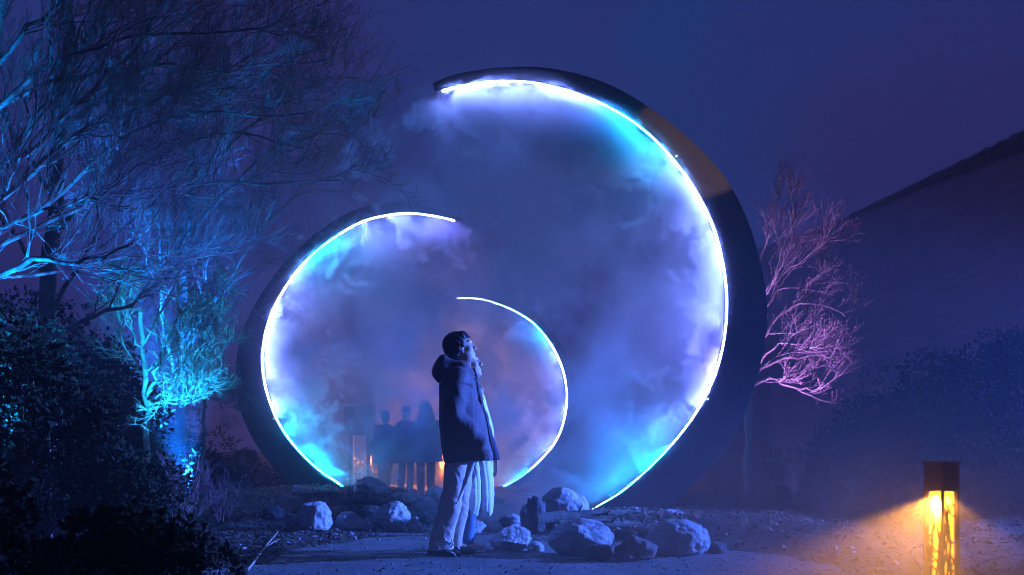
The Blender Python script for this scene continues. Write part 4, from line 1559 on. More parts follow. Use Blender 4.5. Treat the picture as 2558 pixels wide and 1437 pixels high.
# hair
s = SDF((-0.20, -0.14, 1.5), (0.20, 0.14, 1.86), 0.005)
f, R, k = HF
s.ell(f((-0.026, 0, 0.048)), (0.108, 0.088, 0.098), 0.0, 'add', R)
s.ell(f((-0.052, 0, -0.012)), (0.080, 0.080, 0.098), 0.02, 'add', R)
s.cap(f((0.045, -0.035, 0.108)), f((0.086, -0.03, 0.078)), 0.022, 0.009, 0.03)
s.cap(f((0.045, 0.03, 0.108)), f((0.090, 0.02, 0.076)), 0.022, 0.009, 0.03)
s.cap(f((0.02, -0.075, 0.03)), f((0.022, -0.077, 0.0)), 0.010, 0.007, 0.01)
s.cap(f((0.02, 0.075, 0.03)), f((0.022, 0.077, 0.0)), 0.010, 0.007, 0.01)
inv = np.linalg.inv(R)
P0 = f((0, 0, 0))


def hair_cut(X, Y, Z):
    q = np.stack([X - P0[0], Y - P0[1], Z - P0[2]], -1) @ inv.T
    x, y, z = q[..., 0], q[..., 1], q[..., 2]
    lim = np.interp(x, [-0.12, -0.06, -0.03, -0.028, 0.006, 0.012, 0.034, 0.042, 0.12], [-0.085, -0.108, -0.090, -0.05, 0.022, 0.0, 0.004, 0.058, 0.074])
    return lim - z


def strands(X, Y, Z):
    q = np.stack([X - P0[0], Y - P0[1], Z - P0[2]], -1) @ inv.T
    a = np.arctan2(q[..., 1], q[..., 2] + 0.02)
    return 0.0022 * np.sin(a * 38 + 55 * q[..., 0] + 3 * np.sin(50 * q[..., 0])) + 0.0025 * np.sin(130 * q[..., 0] + 14 * a)


s.field(strands).cut(hair_cut)
pc('hair', s, M_hair)
eb = MB()
for y in (-1, 1):
    eb.tube([f((0.088, 0.014 * y, 0.040)), f((0.088, 0.032 * y, 0.046)), f((0.074, 0.050 * y, 0.041))], [0.003, 0.004, 0.002], 5)
eb.build('eyebrow', M_hair, person)
for y in (-1, 1):
    e = MB()
    c = f((0.0865, 0.031 * y, 0.013))
    n = f((0.0905, 0.0335 * y, 0.013))
    e.tube([c, n], [0.0062, 0.003], 8)
    e.build('eye', M_eye, person)

# jacket
s = SDF((-0.32, -0.42, 0.66), (0.36, 0.42, 1.60), 0.0065)


def J(rows):
    out = []
    for py, xb, xf, yn, yf in rows:
        out.append((mp(0, py)[1], mp(xb, 0)[0], mp(xf, 0)[0], yn, yf))
    return out


s.loft(J([(1156, 1110, 1231, -.255, .255), (1130, 1106, 1229, -.265, .265), (1100, 1101, 1222, -.26, .26), (1062, 1098, 1213, -.25, .25), (1029, 1097, 1205, -.25, .25), (994, 1097, 1193, -.25, .25), (960, 1098, 1188, -.24, .24), (938, 1103, 1183, -.21, .21), (922, 1110, 1178, -.16, .16), (908, 1118, 1172, -.10, .10)]), 0.02)
for y in (-1, 1):
    s.cap((-0.015, 0.20 * y, 1.405), (-0.045, 0.275 * y, 1.10), 0.083, 0.078, 0.035)
    s.cap((-0.045, 0.275 * y, 1.10), (0.075, 0.262 * y, 0.985), 0.076, 0.066, 0.03)
    s.cap((0.075, 0.262 * y, 0.985), (0.165, 0.225 * y, 0.905), 0.064, 0.058, 0.03)
    s.cap((0.10, 0.235 * y, 0.87), (0.19, 0.225 * y, 0.80), 0.05, 0.06, 0.03)
# front placket and hem band
s.cap((0.245, -0.03, 0.77), (0.125, -0.02, 1.40), 0.014, 0.014, 0.012)
s.field(folds(3, 0.0045, 22, 4, [(0.3, 0.3, 1), (1, 0.2, 0.5), (0.7, 0.5, -0.8), (1, 0.5, 0.1)]))
s.field(folds(5, 0.0018, 70, 4))
s.field(lambda X, Y, Z: 0.010 * np.exp(-(((Z - 1.345 + 0.35 * (X + 0.02) ** 2 * 10 * 0.2) / 0.007) ** 2)) * (np.abs(Y) > 0.15))
hz0 = mp(0, 1156)[1]


def hem_line(X, Y, Z):
    return (hz0 + (X + 0.13) * 0.13 * (X < 0.12) + 0.032 * (X >= 0.12) + 0.006 * np.sin(60 * X + 20 * Y)) - 0.012 - Z


s.cut(hem_line)
jk = pc('jacket', s, M_jacket, smooth=2)
# hem drawcord and zip pull details
db = MB()
for q in ((0.20, -0.262, 0.80), (0.245, -0.19, 0.815)):
    db.tube([q, (q[0] + 0.008, q[1] - 0.012, q[2] - 0.03), (q[0] + 0.003, q[1] - 0.016, q[2] - 0.065)], 0.004, 5)
db.build('drawcord', M_cord, person)
zb = MB()
zb.tube([(0.262, -0.01, 0.78), (0.215, -0.005, 1.05), (0.165, 0, 1.25), (0.135, 0, 1.40), (0.105, 0, 1.485)], 0.008, 6)
zb.build('zip', M_shoe, person)
# hood lying on the back, with the collar round the neck
s = SDF((-0.30, -0.24, 1.30), (0.18, 0.24, 1.64), 0.006)
s.ell((-0.115, 0, 1.462), (0.108, 0.165, 0.108), 0.0, 'add', rot_y(0.35))
s.cap((-0.12, -0.10, 1.53), (0.02, -0.095, 1.49), 0.045, 0.038, 0.03)
s.cap((-0.12, 0.10, 1.53), (0.02, 0.095, 1.49), 0.045, 0.038, 0.03)
s.cap((0.02, -0.095, 1.49), (0.095, -0.035, 1.435), 0.036, 0.026, 0.03)
s.cap((0.02, 0.095, 1.49), (0.095, 0.035, 1.435), 0.036, 0.026, 0.03)
s.cap((-0.13, -0.08, 1.54), (-0.13, 0.08, 1.54), 0.040, 0.040, 0.03)
s.ell((-0.045, 0, 1.585), (0.095, 0.085, 0.085), 0.015, 'cut')
s.field(folds(9, 0.006, 42, 5))
pc('hood', s, M_jacket, smooth=2)
s = SDF((-0.12, -0.14, 1.38), (0.16, 0.14, 1.56), 0.006)
s.cap((-0.02, -0.075, 1.49), (0.085, -0.03, 1.45), 0.022, 0.020, 0.02)
s.cap((-0.02, 0.075, 1.49), (0.085, 0.03, 1.45), 0.022, 0.020, 0.02)
s.cap((0.085, -0.03, 1.45), (0.112, -0.02, 1.33 + 0.06), 0.020, 0.02, 0.02)
pc('collar', s, M_collar, smooth=1)

# trousers
s = SDF((-0.34, -0.26, 0.02), (0.22, 0.26, 0.84), 0.0065)
s.loft([(0.065, -0.235, -0.045, -0.20, -0.03), (0.13, -0.232, -0.048, -0.205, -0.02), (0.25, -0.205, -0.03, -0.205, -0.015), (0.395, -0.165, 0.010, -0.205, -0.01), (0.56, -0.125, 0.040, -0.205, 0.0), (0.72, -0.098, 0.055, -0.205, 0.02), (0.82, -0.10, 0.07, -0.20, 0.03)], 0.02)
s.loft([(0.075, -0.135, 0.010, 0.03, 0.19), (0.13, -0.13, 0.012, 0.02, 0.195), (0.25, -0.115, 0.035, 0.015, 0.20), (0.395, -0.10, 0.062, 0.01, 0.205), (0.56, -0.09, 0.080, 0.0, 0.205), (0.72, -0.08, 0.095, -0.02, 0.205), (0.82, -0.08, 0.11, -0.03, 0.20)], 0.02)
s.field(folds(22, 0.004, 60, 4))
s.field(folds(21, 0.0075, 24, 5, [(1, 0.3, 0.25), (1, -0.4, 0.1), (0.3, 0.3, 1), (0.8, 0.8, 0.3), (-0.5, 0.4, 1)]))
pc('trousers', s, M_trouser, smooth=2)
for (h_, t_) in (((-0.250, -0.115, 0), (0.012, -0.125, 0)), ((-0.13, 0.11, 0), (0.125, 0.10, 0))):
    s = SDF((-0.30, -0.22, -0.01), (0.18, 0.22, 0.16), 0.006)
    shoe(s, h_, t_, 0.05, 0.07)
    s.cut(lambda X, Y, Z: -Z)
    sh = pc('shoe', s, M_shoe)
    sb = MB()
    a_, b_ = Vector(h_), Vector(t_)
    d_ = (b_ - a_).normalized()
    for q in (0.55, 0.62, 0.69, 0.76):
        c_ = a_.lerp(b_, q)
        z_ = 0.085 - (q - 0.55) * 0.12
        sb.tube([c_ + Vector((0, -0.030, z_ - 0.012)), c_ + Vector((0.008, 0, z_ + 0.004)), c_ + Vector((0, 0.030, z_ - 0.012))], 0.0035, 5)
    sb.tube([b_ + Vector((-0.05, -0.035, 0.012)), b_ + Vector((-0.008, 0, 0.012)), b_ + Vector((-0.05, 0.035, 0.012))], 0.006, 5)
    lc = sb.build('lace', M_cord, sh)
    lc.parent = sh
# pale ties hanging at the ankle and a pale strap hanging from the hem
tb = MB()
yk = -0.215
for seq, r_ in (([(1090, 1350), (1104, 1351), (1122, 1350), (1132, 1354)], .006), ([(1096, 1354), (1101, 1362), (1103, 1368)], .006), ([(1103, 1360), (1114, 1357), (1124, 1352)], .005), ([(1113, 1336), (1117, 1344), (1124, 1349)], .007), ([(1132, 1343), (1136, 1352), (1130, 1362), (1125, 1356), (1134, 1346)], .006), ([(1138, 1356), (1147, 1361), (1152, 1366)], .005), ([(1118, 1370), (1130, 1373), (1138, 1377), (1143, 1385)], .006)):
    tb.tube([(mp(a, 0)[0], yk - 0.006 * math.sin(i * 2.1), mp(0, b)[1]) for i, (a, b) in enumerate(seq)], r_, 6)
tb.build('ankle_tie', M_cord, person)
s = SDF((-0.08, -0.27, 0.36), (0.20, 0.0, 0.80), 0.005)
a0, a1 = mp(1181, 1152), mp(1146, 1252)
s.cap((a0[0], -0.195, a0[1]), ((a0[0] + a1[0]) / 2 + 0.008, -0.212, (a0[1] + a1[1]) / 2), 0.030, 0.018, 0.01, flat=(1, 0.4))
s.cap(((a0[0] + a1[0]) / 2 + 0.008, -0.212, (a0[1] + a1[1]) / 2), (a1[0], -0.222, a1[1]), 0.018, 0.006, 0.01, flat=(1, 0.5))
s.ell((a1[0] - 0.008, -0.222, a1[1] - 0.008), (0.012, 0.008, 0.009), 0.004)
pc('strap', s, M_cord)

# ---- the woman, just beyond him
WY = 8.95
w_org = W(1172, 1379, WY)
w_org.z = 0.0


def wp(px, py):
    s_ = WY / F
    return ((px - 1172) * s_, CAM_H - (py - HORIZON) * s_)


s = SDF((-0.25, -0.34, -0.01), (0.34, 0.30, 1.70), 0.005)
hx, hzz = wp(1170, 913)
HW = head_frame((hx, -0.02, hzz), math.radians(14), 0.94, math.radians(-6))
add_head(s, HW, (-0.05, 0, 1.34), 0.048)
s.loft([(0.72, -0.12, 0.10, -0.16, 0.16), (0.90, -0.10, 0.10, -0.14, 0.14), (1.10, -0.10, 0.11, -0.15, 0.15), (1.24, -0.11, 0.10, -0.165, 0.165), (1.33, -0.10, 0.04, -0.15, 0.15), (1.37, -0.09, 0.0, -0.09, 0.09)], 0.03)
wr = wp(1239, 1150)
s.cap((0.02, -0.16, 1.30), (0.13, -0.21, 1.02), 0.044, 0.036, 0.03)
s.cap((0.13, -0.21, 1.02), (wr[0], -0.20, wr[1] + 0.01), 0.034, 0.024, 0.02)
add_hand(s, (wr[0], -0.20, wr[1] + 0.005), (0.06, 0.05, -1), (0.45, -0.9, 0.0), (-0.9, -0.45, 0), curl=0.22, sc=0.84)
s.cap((-0.03, 0.16, 1.30), (-0.03, 0.20, 1.02), 0.044, 0.036, 0.03)
s.cap((-0.03, 0.20, 1.02), (0.06, 0.20, 0.80), 0.034, 0.024, 0.02)
add_hand(s, (0.062, 0.20, 0.795), (0.2, 0, -1), (0.95, 0.2, 0.1), (0, -1, 0), curl=0.2, sc=0.9)
for y, dx in ((-0.085, 0.0), (0.085, -0.10)):
    s.cap((-0.01, y, 0.80), (0.01 + dx * 0.5, y, 0.44), 0.08, 0.055, 0.03)
    s.cap((0.01 + dx * 0.5, y, 0.44), (-0.005 + dx, y, 0.08), 0.05, 0.036, 0.02)
    s.cap((-0.03 + dx, y, 0.04), (0.12 + dx, y, 0.028), 0.030, 0.024, 0.02)
woman = link('person', s.mesh('person', 1), M_skin)
woman.location = w_org
tag(woman, 'woman in white quilted skirt and navy sleeves, mostly hidden behind the hooded man', 'person')
f, R, k = HW
# hair
s = SDF((-0.22, -0.20, 1.15), (0.26, 0.18, 1.72), 0.006)
s.ell(f((-0.028, 0, 0.042)), (0.102, 0.083, 0.095), 0.0, 'add', R)
s.cap(f((-0.06, 0, 0.0)), (-0.10, 0, 1.28), 0.075, 0.07, 0.03)
s.cap(f((0.0, -0.075, 0.03)), (0.02, -0.115, 1.42), 0.028, 0.030, 0.02)
s.cap((0.02, -0.115, 1.42), (0.085, -0.13, 1.33), 0.030, 0.036, 0.02)
s.cap((0.085, -0.13, 1.33), (0.105, -0.13, 1.26), 0.036, 0.020, 0.02)
s.cap(f((0.0, 0.075, 0.03)), (0.0, 0.115, 1.36), 0.028, 0.035, 0.02)
P0 = f((0, 0, 0)); inv = np.linalg.inv(R)


def face_open(X, Y, Z):
    q = np.stack([X - P0[0], Y - P0[1], Z - P0[2]], -1) @ inv.T
    x, z = q[..., 0], q[..., 2]
    o = np.minimum(x - 0.030, np.minimum(0.072 - z, z + 0.10))
    return o


s.cut(face_open)
s.field(lambda X, Y, Z: 0.004 * np.sin(110 * X + 60 * Y + 6 * np.sin(14 * Z)))
pc('hair', s, M_blond, woman)
for y in (-1, 1):
    e = MB()
    c = f((0.0865, 0.031 * y, 0.013)); n = f((0.0905, 0.0335 * y, 0.013))
    e.tube([c, n], [0.006, 0.003], 8)
    e.tube([f((0.088, 0.014 * y, 0.040)), f((0.088, 0.032 * y, 0.046)), f((0.074, 0.050 * y, 0.041))], [0.002, 0.003, 0.002], 5)
    e.build('eye', M_eye, woman)
# white blouse front, navy open jacket with sleeves
s = SDF((-0.25, -0.30, 0.70), (0.30, 0.30, 1.46), 0.0065)


def wrow(rows):
    return [(wp(0, py)[1], wp(a, 0)[0], wp(b, 0)[0], c, d) for py, a, b, c, d in rows]


s.loft(wrow([(1150, 1134, 1226, -.16, .19), (1110, 1134, 1236, -.17, .19), (1070, 1136, 1232, -.17, .19), (1035, 1138, 1222, -.17, .185), (1005, 1138, 1214, -.165, .18), (985, 1140, 1208, -.15, .165), (968, 1144, 1198, -.11, .12), (955, 1150, 1186, -.07, .07)]), 0.02)
s.field(folds(31, 0.006, 30, 5))
pc('coat', s, M_white, woman, smooth=2)
s = SDF((-0.20, -0.36, 0.68), (0.34, 0.0, 1.42), 0.006)
e0, e1 = wp(1213, 1068), wp(1239, 1148)
s.cap((0.025, -0.185, 1.30), (e0[0] - 0.03, -0.225, e0[1] + 0.06), 0.066, 0.055, 0.03)
s.cap((e0[0] - 0.03, -0.225, e0[1] + 0.06), (e1[0] - 0.004, -0.20, e1[1]), 0.055, 0.040, 0.03)
s.field(folds(33, 0.006, 40, 4))
s.cut(lambda X, Y, Z: (e1[1] - 0.005) - Z)
pc('sleeve', s, M_navy, woman, smooth=1)
s = SDF((-0.20, 0.0, 0.74), (0.34, 0.36, 1.42), 0.0075)
s.cap((-0.03, 0.18, 1.30), (-0.03, 0.215, 1.03), 0.064, 0.054, 0.03)
s.cap((-0.03, 0.215, 1.03), (0.055, 0.20, 0.82), 0.054, 0.042, 0.03)
pc('sleeve', s, M_navy, woman, smooth=1)
# quilted skirt: two hanging quilted lobes
s = SDF((-0.16, -0.26, 0.22), (0.28, 0.26, 0.86), 0.0055)
for (rows) in ([(1297, 1176, 1186, -.05, .03), (1285, 1169, 1197, -.12, .06), (1250, 1165, 1205, -.18, .10), (1200, 1160, 1208, -.20, .12), (1155, 1158, 1206, -.18, .12), (1128, 1156, 1204, -.17, .12)],
               [(1289, 1219, 1226, -.04, .02), (1278, 1200, 1231, -.08, .10), (1240, 1188, 1234, -.12, .18), (1195, 1184, 1233, -.14, .20), (1155, 1176, 1230, -.14, .20), (1128, 1170, 1226, -.14, .20)]):
    s.loft(wrow(rows), 0.008, p=2.2)


def quilt(X, Y, Z):
    u = np.abs(np.sin((X * 0.9 + Y * 0.8 + 0.15 * Z) * 48))
    v = np.abs(np.sin(Z * 34 + 1.5 * np.sin(X * 12)))
    return -0.007 * np.sqrt(u) * (0.5 + 0.5 * np.sqrt(v)) + 0.004


s.field(quilt)
pc('quilted_skirt', s, M_white, woman, smooth=1)
for y, dx in ((-0.085, 0.0), (0.085, -0.10)):
    s = SDF((-0.20, -0.18, 0.03), (0.16, 0.18, 0.46), 0.0065)
    s.cap((0.01 + dx * 0.5, y, 0.42), (-0.003 + dx, y, 0.10), 0.056, 0.047, 0.02)
    s.field(folds(40, 0.005, 50, 4))
    pc('trouser_leg', s, M_denim, woman, smooth=1)
    s = SDF((-0.24, -0.18, -0.01), (0.22, 0.18, 0.16), 0.0055)
    shoe(s, (-0.055 + dx, y, 0), (0.155 + dx, y, 0), 0.040, 0.06)
    s.cut(lambda X, Y, Z: 0.012 - Z)
    sn = pc('sneaker', s, M_sneak, woman)
    s = SDF((-0.24, -0.18, -0.01), (0.22, 0.18, 0.10), 0.0055)
    s.cap((-0.015 + dx, y, 0.012), (0.115 + dx, y, 0.012), 0.041, 0.039, 0.01, flat=(2, 0.4))
    s.ell((0.128 + dx, y, 0.026), (0.030, 0.036, 0.026), 0.012)
    s.cut(lambda X, Y, Z: -Z)
    so = pc('sole', s, M_rubber, sn)
    lb = MB()
    for q in (0.05, 0.068, 0.086):
        lb.tube([(q + dx, y - 0.026, 0.075 - (q - 0.05) * 0.55), (q + 0.006 + dx, y, 0.088 - (q - 0.05) * 0.6), (q + dx, y + 0.026, 0.075 - (q - 0.05) * 0.55)], 0.0032, 5)
    lb.build('lace', M_rubber, sn)

# ---- visitors in the mist beyond the second ring
M_far = [mat('far_coat_dark', (0.05, 0.05, 0.07), 0.85), mat('far_coat_blue', (0.06, 0.08, 0.14), 0.85), mat('far_coat_grey', (0.09, 0.085, 0.09), 0.85)]
M_leg = mat('far_trousers', (0.04, 0.04, 0.05), 0.9)


def visitor(px, top, Y, label, m_, width=1.0, hat=False, yaw=0.0, stride=0.08):
    p = W(px, 1134, Y)
    gzv = gz(p.x, Y) + 0.012
    H = (CAM_H - (top - HORIZON) / F * Y) - gzv
    k_ = H / 1.75
    s = SDF((-0.45, -0.42, -0.02), (0.45, 0.42, 1.80), 0.0125)
    hf = head_frame((0, 0.02, 1.62), math.radians(4), 1.0, math.radians(90))
    add_head(s, hf, (0, 0, 1.40))
    s.loft([(0.82, -0.16, 0.16, -0.11, 0.11), (1.0, -0.14, 0.14, -0.10, 0.10), (1.25, -0.18, 0.18, -0.12, 0.12), (1.38, -0.17, 0.17, -0.10, 0.10), (1.44, -0.10, 0.10, -0.08, 0.08)], 0.03)
    for sx in (-1, 1):
        s.cap((0.18 * sx, 0, 1.36), (0.23 * sx, -0.02, 1.08), 0.05, 0.042, 0.03)
        s.cap((0.23 * sx, -0.02, 1.08), (0.21 * sx, 0.07, 0.86), 0.04, 0.03, 0.02)
        add_hand(s, (0.21 * sx, 0.075, 0.85), (0, 0.1, -1), (0, 1, 0.1), (-sx, 0, 0), curl=0.25)
        s.cap((0.09 * sx, 0, 0.84), (0.10 * sx, 0.03 + stride * sx, 0.46), 0.08, 0.058, 0.03)
        s.cap((0.10 * sx, 0.03 + stride * sx, 0.46), (0.10 * sx, stride * sx * 1.4, 0.07), 0.055, 0.040, 0.02)
        s.cap((0.10 * sx, stride * sx * 1.4 - 0.02, 0.035), (0.11 * sx, stride * sx * 1.4 + 0.13, 0.03), 0.036, 0.03, 0.02)
    o = link('person', s.mesh('person', 1), M_skin)
    o.location = (p.x, Y, gzv)
    o.rotation_euler = (0, 0, yaw)
    o.scale = (k_, k_, k_)
    tag(o, label, 'person', 'visitors blurred by the mist')
    s = SDF((-0.45, -0.32, 0.60), (0.45, 0.32, 1.50), 0.0125)
    w = width
    s.loft([(0.66, -0.25 * w, 0.25 * w, -0.18, 0.18), (0.95, -0.22 * w, 0.22 * w, -0.16, 0.16), (1.25, -0.23 * w, 0.23 * w, -0.16, 0.16), (1.38, -0.20 * w, 0.20 * w, -0.13, 0.13), (1.47, -0.10, 0.10, -0.09, 0.09)], 0.03)
    for sx in (-1, 1):
        s.cap((0.20 * sx, 0, 1.36), (0.245 * sx * w, -0.02, 1.08), 0.075, 0.07, 0.03)
        s.cap((0.245 * sx * w, -0.02, 1.08), (0.22 * sx * w, 0.06, 0.88), 0.068, 0.055, 0.03)
    s.field(folds(int(px), 0.008, 24, 4))
    link('coat', s.mesh('coat', 1), m_, o)
    s = SDF((-0.32, -0.32, 0.05), (0.32, 0.32, 0.90), 0.0125)
    for sx in (-1, 1):
        s.cap((0.095 * sx, 0, 0.82), (0.105 * sx, 0.03 + stride * sx, 0.46), 0.10, 0.08, 0.02)
        s.cap((0.105 * sx, 0.03 + stride * sx, 0.46), (0.105 * sx, stride * sx * 1.4, 0.09), 0.08, 0.07, 0.02)
    link('trousers', s.mesh('trousers', 1), M_leg, o)
    for sx in (-1, 1):
        s = SDF((-0.22, -0.42, -0.02), (0.22, 0.42, 0.16), 0.011)
        shoe(s, (0.105 * sx, stride * sx * 1.4 - 0.075, 0), (0.115 * sx, stride * sx * 1.4 + 0.19, 0), 0.052, 0.07)
        link('shoe', s.mesh('shoe', 1), M_shoe, o)
    s = SDF((-0.22, -0.22, 1.34), (0.22, 0.20, 1.84), 0.011)
    if hat == 'hood':
        s.ell((0, 0.0, 1.655), (0.118, 0.135, 0.135))
        s.cap((0, -0.03, 1.50), (0, 0.0, 1.62), 0.17, 0.11, 0.04)
        s.ell((0, 0.13, 1.63), (0.07, 0.10, 0.10), 0.01, 'cut')
        link('hood', s.mesh('hood', 1), m_, o)
    elif hat:
        s.ell((0, 0.02, 1.665), (0.100, 0.118, 0.115))
        s.cut(lambda X, Y_, Z: 1.63 - Z)
        link('hat', s.mesh('hat', 1), m_, o)
    else:
        s.ell((0, 0.0, 1.665), (0.092, 0.112, 0.105))
        s.ell((0, -0.03, 1.60), (0.085, 0.085, 0.12), 0.02)
        s.cut(lambda X, Y_, Z: np.minimum(Y_ - 0.07, 1.69 - Z))
        link('hair', s.mesh('hair', 1), M_hair, o)
    return o


visitor(962, 1026, 20.3, 'bare-headed visitor in dark coat, leftmost silhouette in the mist by the amber glow', M_far[0], 1.08, False, 0.5, 0.12)
visitor(1013, 1016, 22.3, 'visitor in grey coat, middle silhouette half hidden between the two others in the mist', M_far[2], 0.85, True, -0.7, 0.02)
visitor(1064, 1008, 19.8, 'broad visitor in blue hooded coat, silhouette nearest the couple in the mist', M_far[1], 1.28, 'hood', 0.25, 0.05)

# ------------------------------------------------------------------ lamps
M_lamp_body = mat('bollard_rust', (0.045, 0.022, 0.015), 0.6, noise=(9, (0.09, 0.04, 0.02), 0.4, 0.65))
M_lamp_black = mat('fixture_black', (0.02, 0.02, 0.02), 0.5)


def gradient_lamp(name, lo_, hi_, base=(0.8, 0.5, 0.12)):
    m = bpy.data.materials.new(name)
    m.use_nodes = True
    nt = m.node_tree
    b = nt.nodes['Principled BSDF']
    b.inputs['Base Color'].default_value = (*base, 1)
    g = nt.nodes.new('ShaderNodeTexCoord')
    s_ = nt.nodes.new('ShaderNodeSeparateXYZ')
    r_ = nt.nodes.new('ShaderNodeMapRange')
    nt.links.new(g.outputs['Object'], s_.inputs[0])
    nt.links.new(s_.outputs[2], r_.inputs[0])
    r_.inputs[1].default_value = 0.1
    r_.inputs[2].default_value = 0.66
    r_.inputs[3].default_value = lo_
    r_.inputs[4].default_value = hi_
    b.inputs['Emission Color'].default_value = (1.0, 0.40, 0.012, 1)
    nt.links.new(r_.outputs[0], b.inputs['Emission Strength'])
    return m


M_diff = gradient_lamp('amber_diffuser', 1.3, 6.0)
M_diff_far = gradient_lamp('amber_diffuser_dim', 0.2, 0.8, (0.05, 0.03, 0.01))


def bollard(loc, rz, label):
    """square cut-metal lantern post with a solid cap"""
    root = empty('bollard_lamp', loc, rz)
    tag(root, label, 'bollard lamp', 'amber bollard lamps along the path')
    h, s_ = 0.775, 0.049
    cb = MB()
    cb.box((-s_, -s_, 0.655), (s_, s_, h))
    cb.box((-s_ - 0.004, -s_ - 0.004, h - 0.008), (s_ + 0.004, s_ + 0.004, h + 0.004))
    cb.build('cap', M_lamp_body, root, smooth=False)
    pb = MB()
    for sx in (-1, 1):
        for sy in (-1, 1):
            a, b = sorted((sx * s_, sx * (s_ - 0.011))), sorted((sy * s_, sy * (s_ - 0.011)))
            pb.box((a[0], b[0], 0.0), (a[1], b[1], 0.655))
    pb.box((-s_ - 0.02, -s_ - 0.02, -0.03), (s_ + 0.02, s_ + 0.02, 0.02))
    pb.build('frame', M_lamp_body, root, smooth=False)
    db = MB()
    db.box((-0.033, -0.033, 0.03), (0.033, 0.033, 0.652))
    db.build('diffuser', M_diff, root)
    r = random.Random(4)
    for k in range(4):
        a = k * math.pi / 2
        q = MB()
        # branching cut-out pattern: wavy bars in the plane of the face
        for j in range(5):
            x = -s_ + 0.012 + (2 * s_ - 0.024) * (j + 0.5 + r.uniform(-.4, .4)) / 5
            z = r.uniform(0.0, 0.25)
            pts = [(x, z)]
            for _ in range(9):
                z += r.uniform(0.035, 0.075)
                if z > 0.60: break
                x += r.uniform(-0.014, 0.014)
                x = max(-s_ + 0.012, min(s_ - 0.012, x))
                pts.append((x, z))
            if len(pts) > 1:
                P = [(math.cos(a) * u - math.sin(a) * (-s_ + 0.004), math.sin(a) * u + math.cos(a) * (-s_ + 0.004), w) for u, w in pts]
                q.tube(P, [0.0052] * (len(P) - 1) + [0.003], 5)
        for j in range(10):
            z = r.uniform(0.05, 0.58)
            u = r.uniform(-0.02, 0.02)
            sg = r.choice((-1, 1))
            P = [(math.cos(a) * (u + t * 0.022) - math.sin(a) * (-s_ + 0.004), math.sin(a) * (u + t * 0.022) + math.cos(a) * (-s_ + 0.004), z + 0.03 * sg * t + 0.01 * t * t) for t in (-1, -0.4, 0.3, 1)]
            q.tube(P, 0.0040, 5)
        q.build('cut_panel', M_lamp_body, root)
    return root


near = bollard(Vector(((2352 - 1279) / F * 4.5, 4.5, 0.0)), math.radians(27), 'glowing amber bollard with branch-pattern panels in the bottom right corner')


def spot(name, loc, target, color, power, size, blend=0.3, radius=0.03):
    L = bpy.data.lights.new(name, 'SPOT')
    L.energy = power
    L.color = color
    L.spot_size = math.radians(size)
    L.spot_blend = blend
    L.shadow_soft_size = radius
    o = bpy.data.objects.new(name, L)
    COL.objects.link(o)
    o.location = loc
    d = Vector(target) - Vector(loc)
    o.rotation_euler = d.to_track_quat('-Z', 'Y').to_euler()
    return o


AMB = (1.0, 0.36, 0.05)
nl = near.location
spot('bollard_light', nl + Vector((-0.036, -0.022, 0.642)), nl + Vector((-0.32, -0.05, -0.06)), AMB, 62, 108, 0.45, 0.01)
spot('bollard_light', nl + Vector((0.012, -0.040, 0.642)), nl + Vector((0.25, -0.20, -0.06)), AMB, 18, 78, 0.5, 0.01)

for (px, Y_, lab) in ((921, 25.0, 'far amber bollard glowing through the mist left of the visitors'), (1104, 25.5, 'far amber bollard glowing through the mist between the visitors and the man'), (1010, 27.5, 'farthest amber bollard behind the visitors in the mist')):
    o = near.copy()
    COL.objects.link(o)
    x = (px - 1279) / F * Y_
    o.location = (x, Y_, gz(x, Y_))
    o['label'] = lab
    for ch in near.children:
        c = ch.copy()
        COL.objects.link(c)
        c.parent = o
        if ch.name.startswith('diffuser'):
            c.material_slots[0].link = 'OBJECT'
            c.material_slots[0].material = M_diff_far
    p = bpy.data.lights.new('bollard_light', 'POINT')
    p.color = (1.0, 0.33, 0.08)
    p.energy = 520
    p.shadow_soft_size = 0.08
    po = bpy.data.objects.new('bollard_light', p)
    COL.objects.link(po)
    po.location = (x, Y_ - 0.12, gz(x, Y_) + 0.62)

leafy_shrub('small dry shrub lit amber beside the far bollard left of the visitors', 'small shrubs lit amber by far bollards', at(905, 24.4), 0.7, 0.6, 0.95, 900, (0.05, 0.10), M_leaf_pale, 51, 9)
leafy_shrub('tiny dry shrub glinting amber left of the middle ring', 'small shrubs lit amber by far bollards', at(613, 19.4), 0.24, 0.2, 0.42, 120, (0.04, 0.08), M_leaf_pale, 52, 5)


def floodlight(loc, aim, label, glow):
    root = empty('floodlight', loc)
    tag(root, label, 'floodlight', 'ground floodlights under the trees')
    d = (Vector(aim) - Vector(loc)).normalized()
    c = Vector((0, 0, 0.10))
    b = MB()
    b.tube([c - d * 0.07, c - d * 0.05, c + d * 0.06, c + d * 0.075], [0.030, 0.045, 0.048, 0.052], 14)
    b.build('housing', M_lamp_black, root)
    l = MB()
    l.tube([c + d * 0.0755, c + d * 0.079], 0.044, 14)
    l.build('lens', mat('flood_lens', (0.1, 0.1, 0.1), 0.2, emit=(glow, 1.5)), root)
    k = MB()
    k.tube([(0, 0, -0.08), (0, 0, 0.06)], [0.006, 0.012], 8)
    k.build('stake', M_lamp_black, root)
    return Vector(loc) + c + d * 0.09


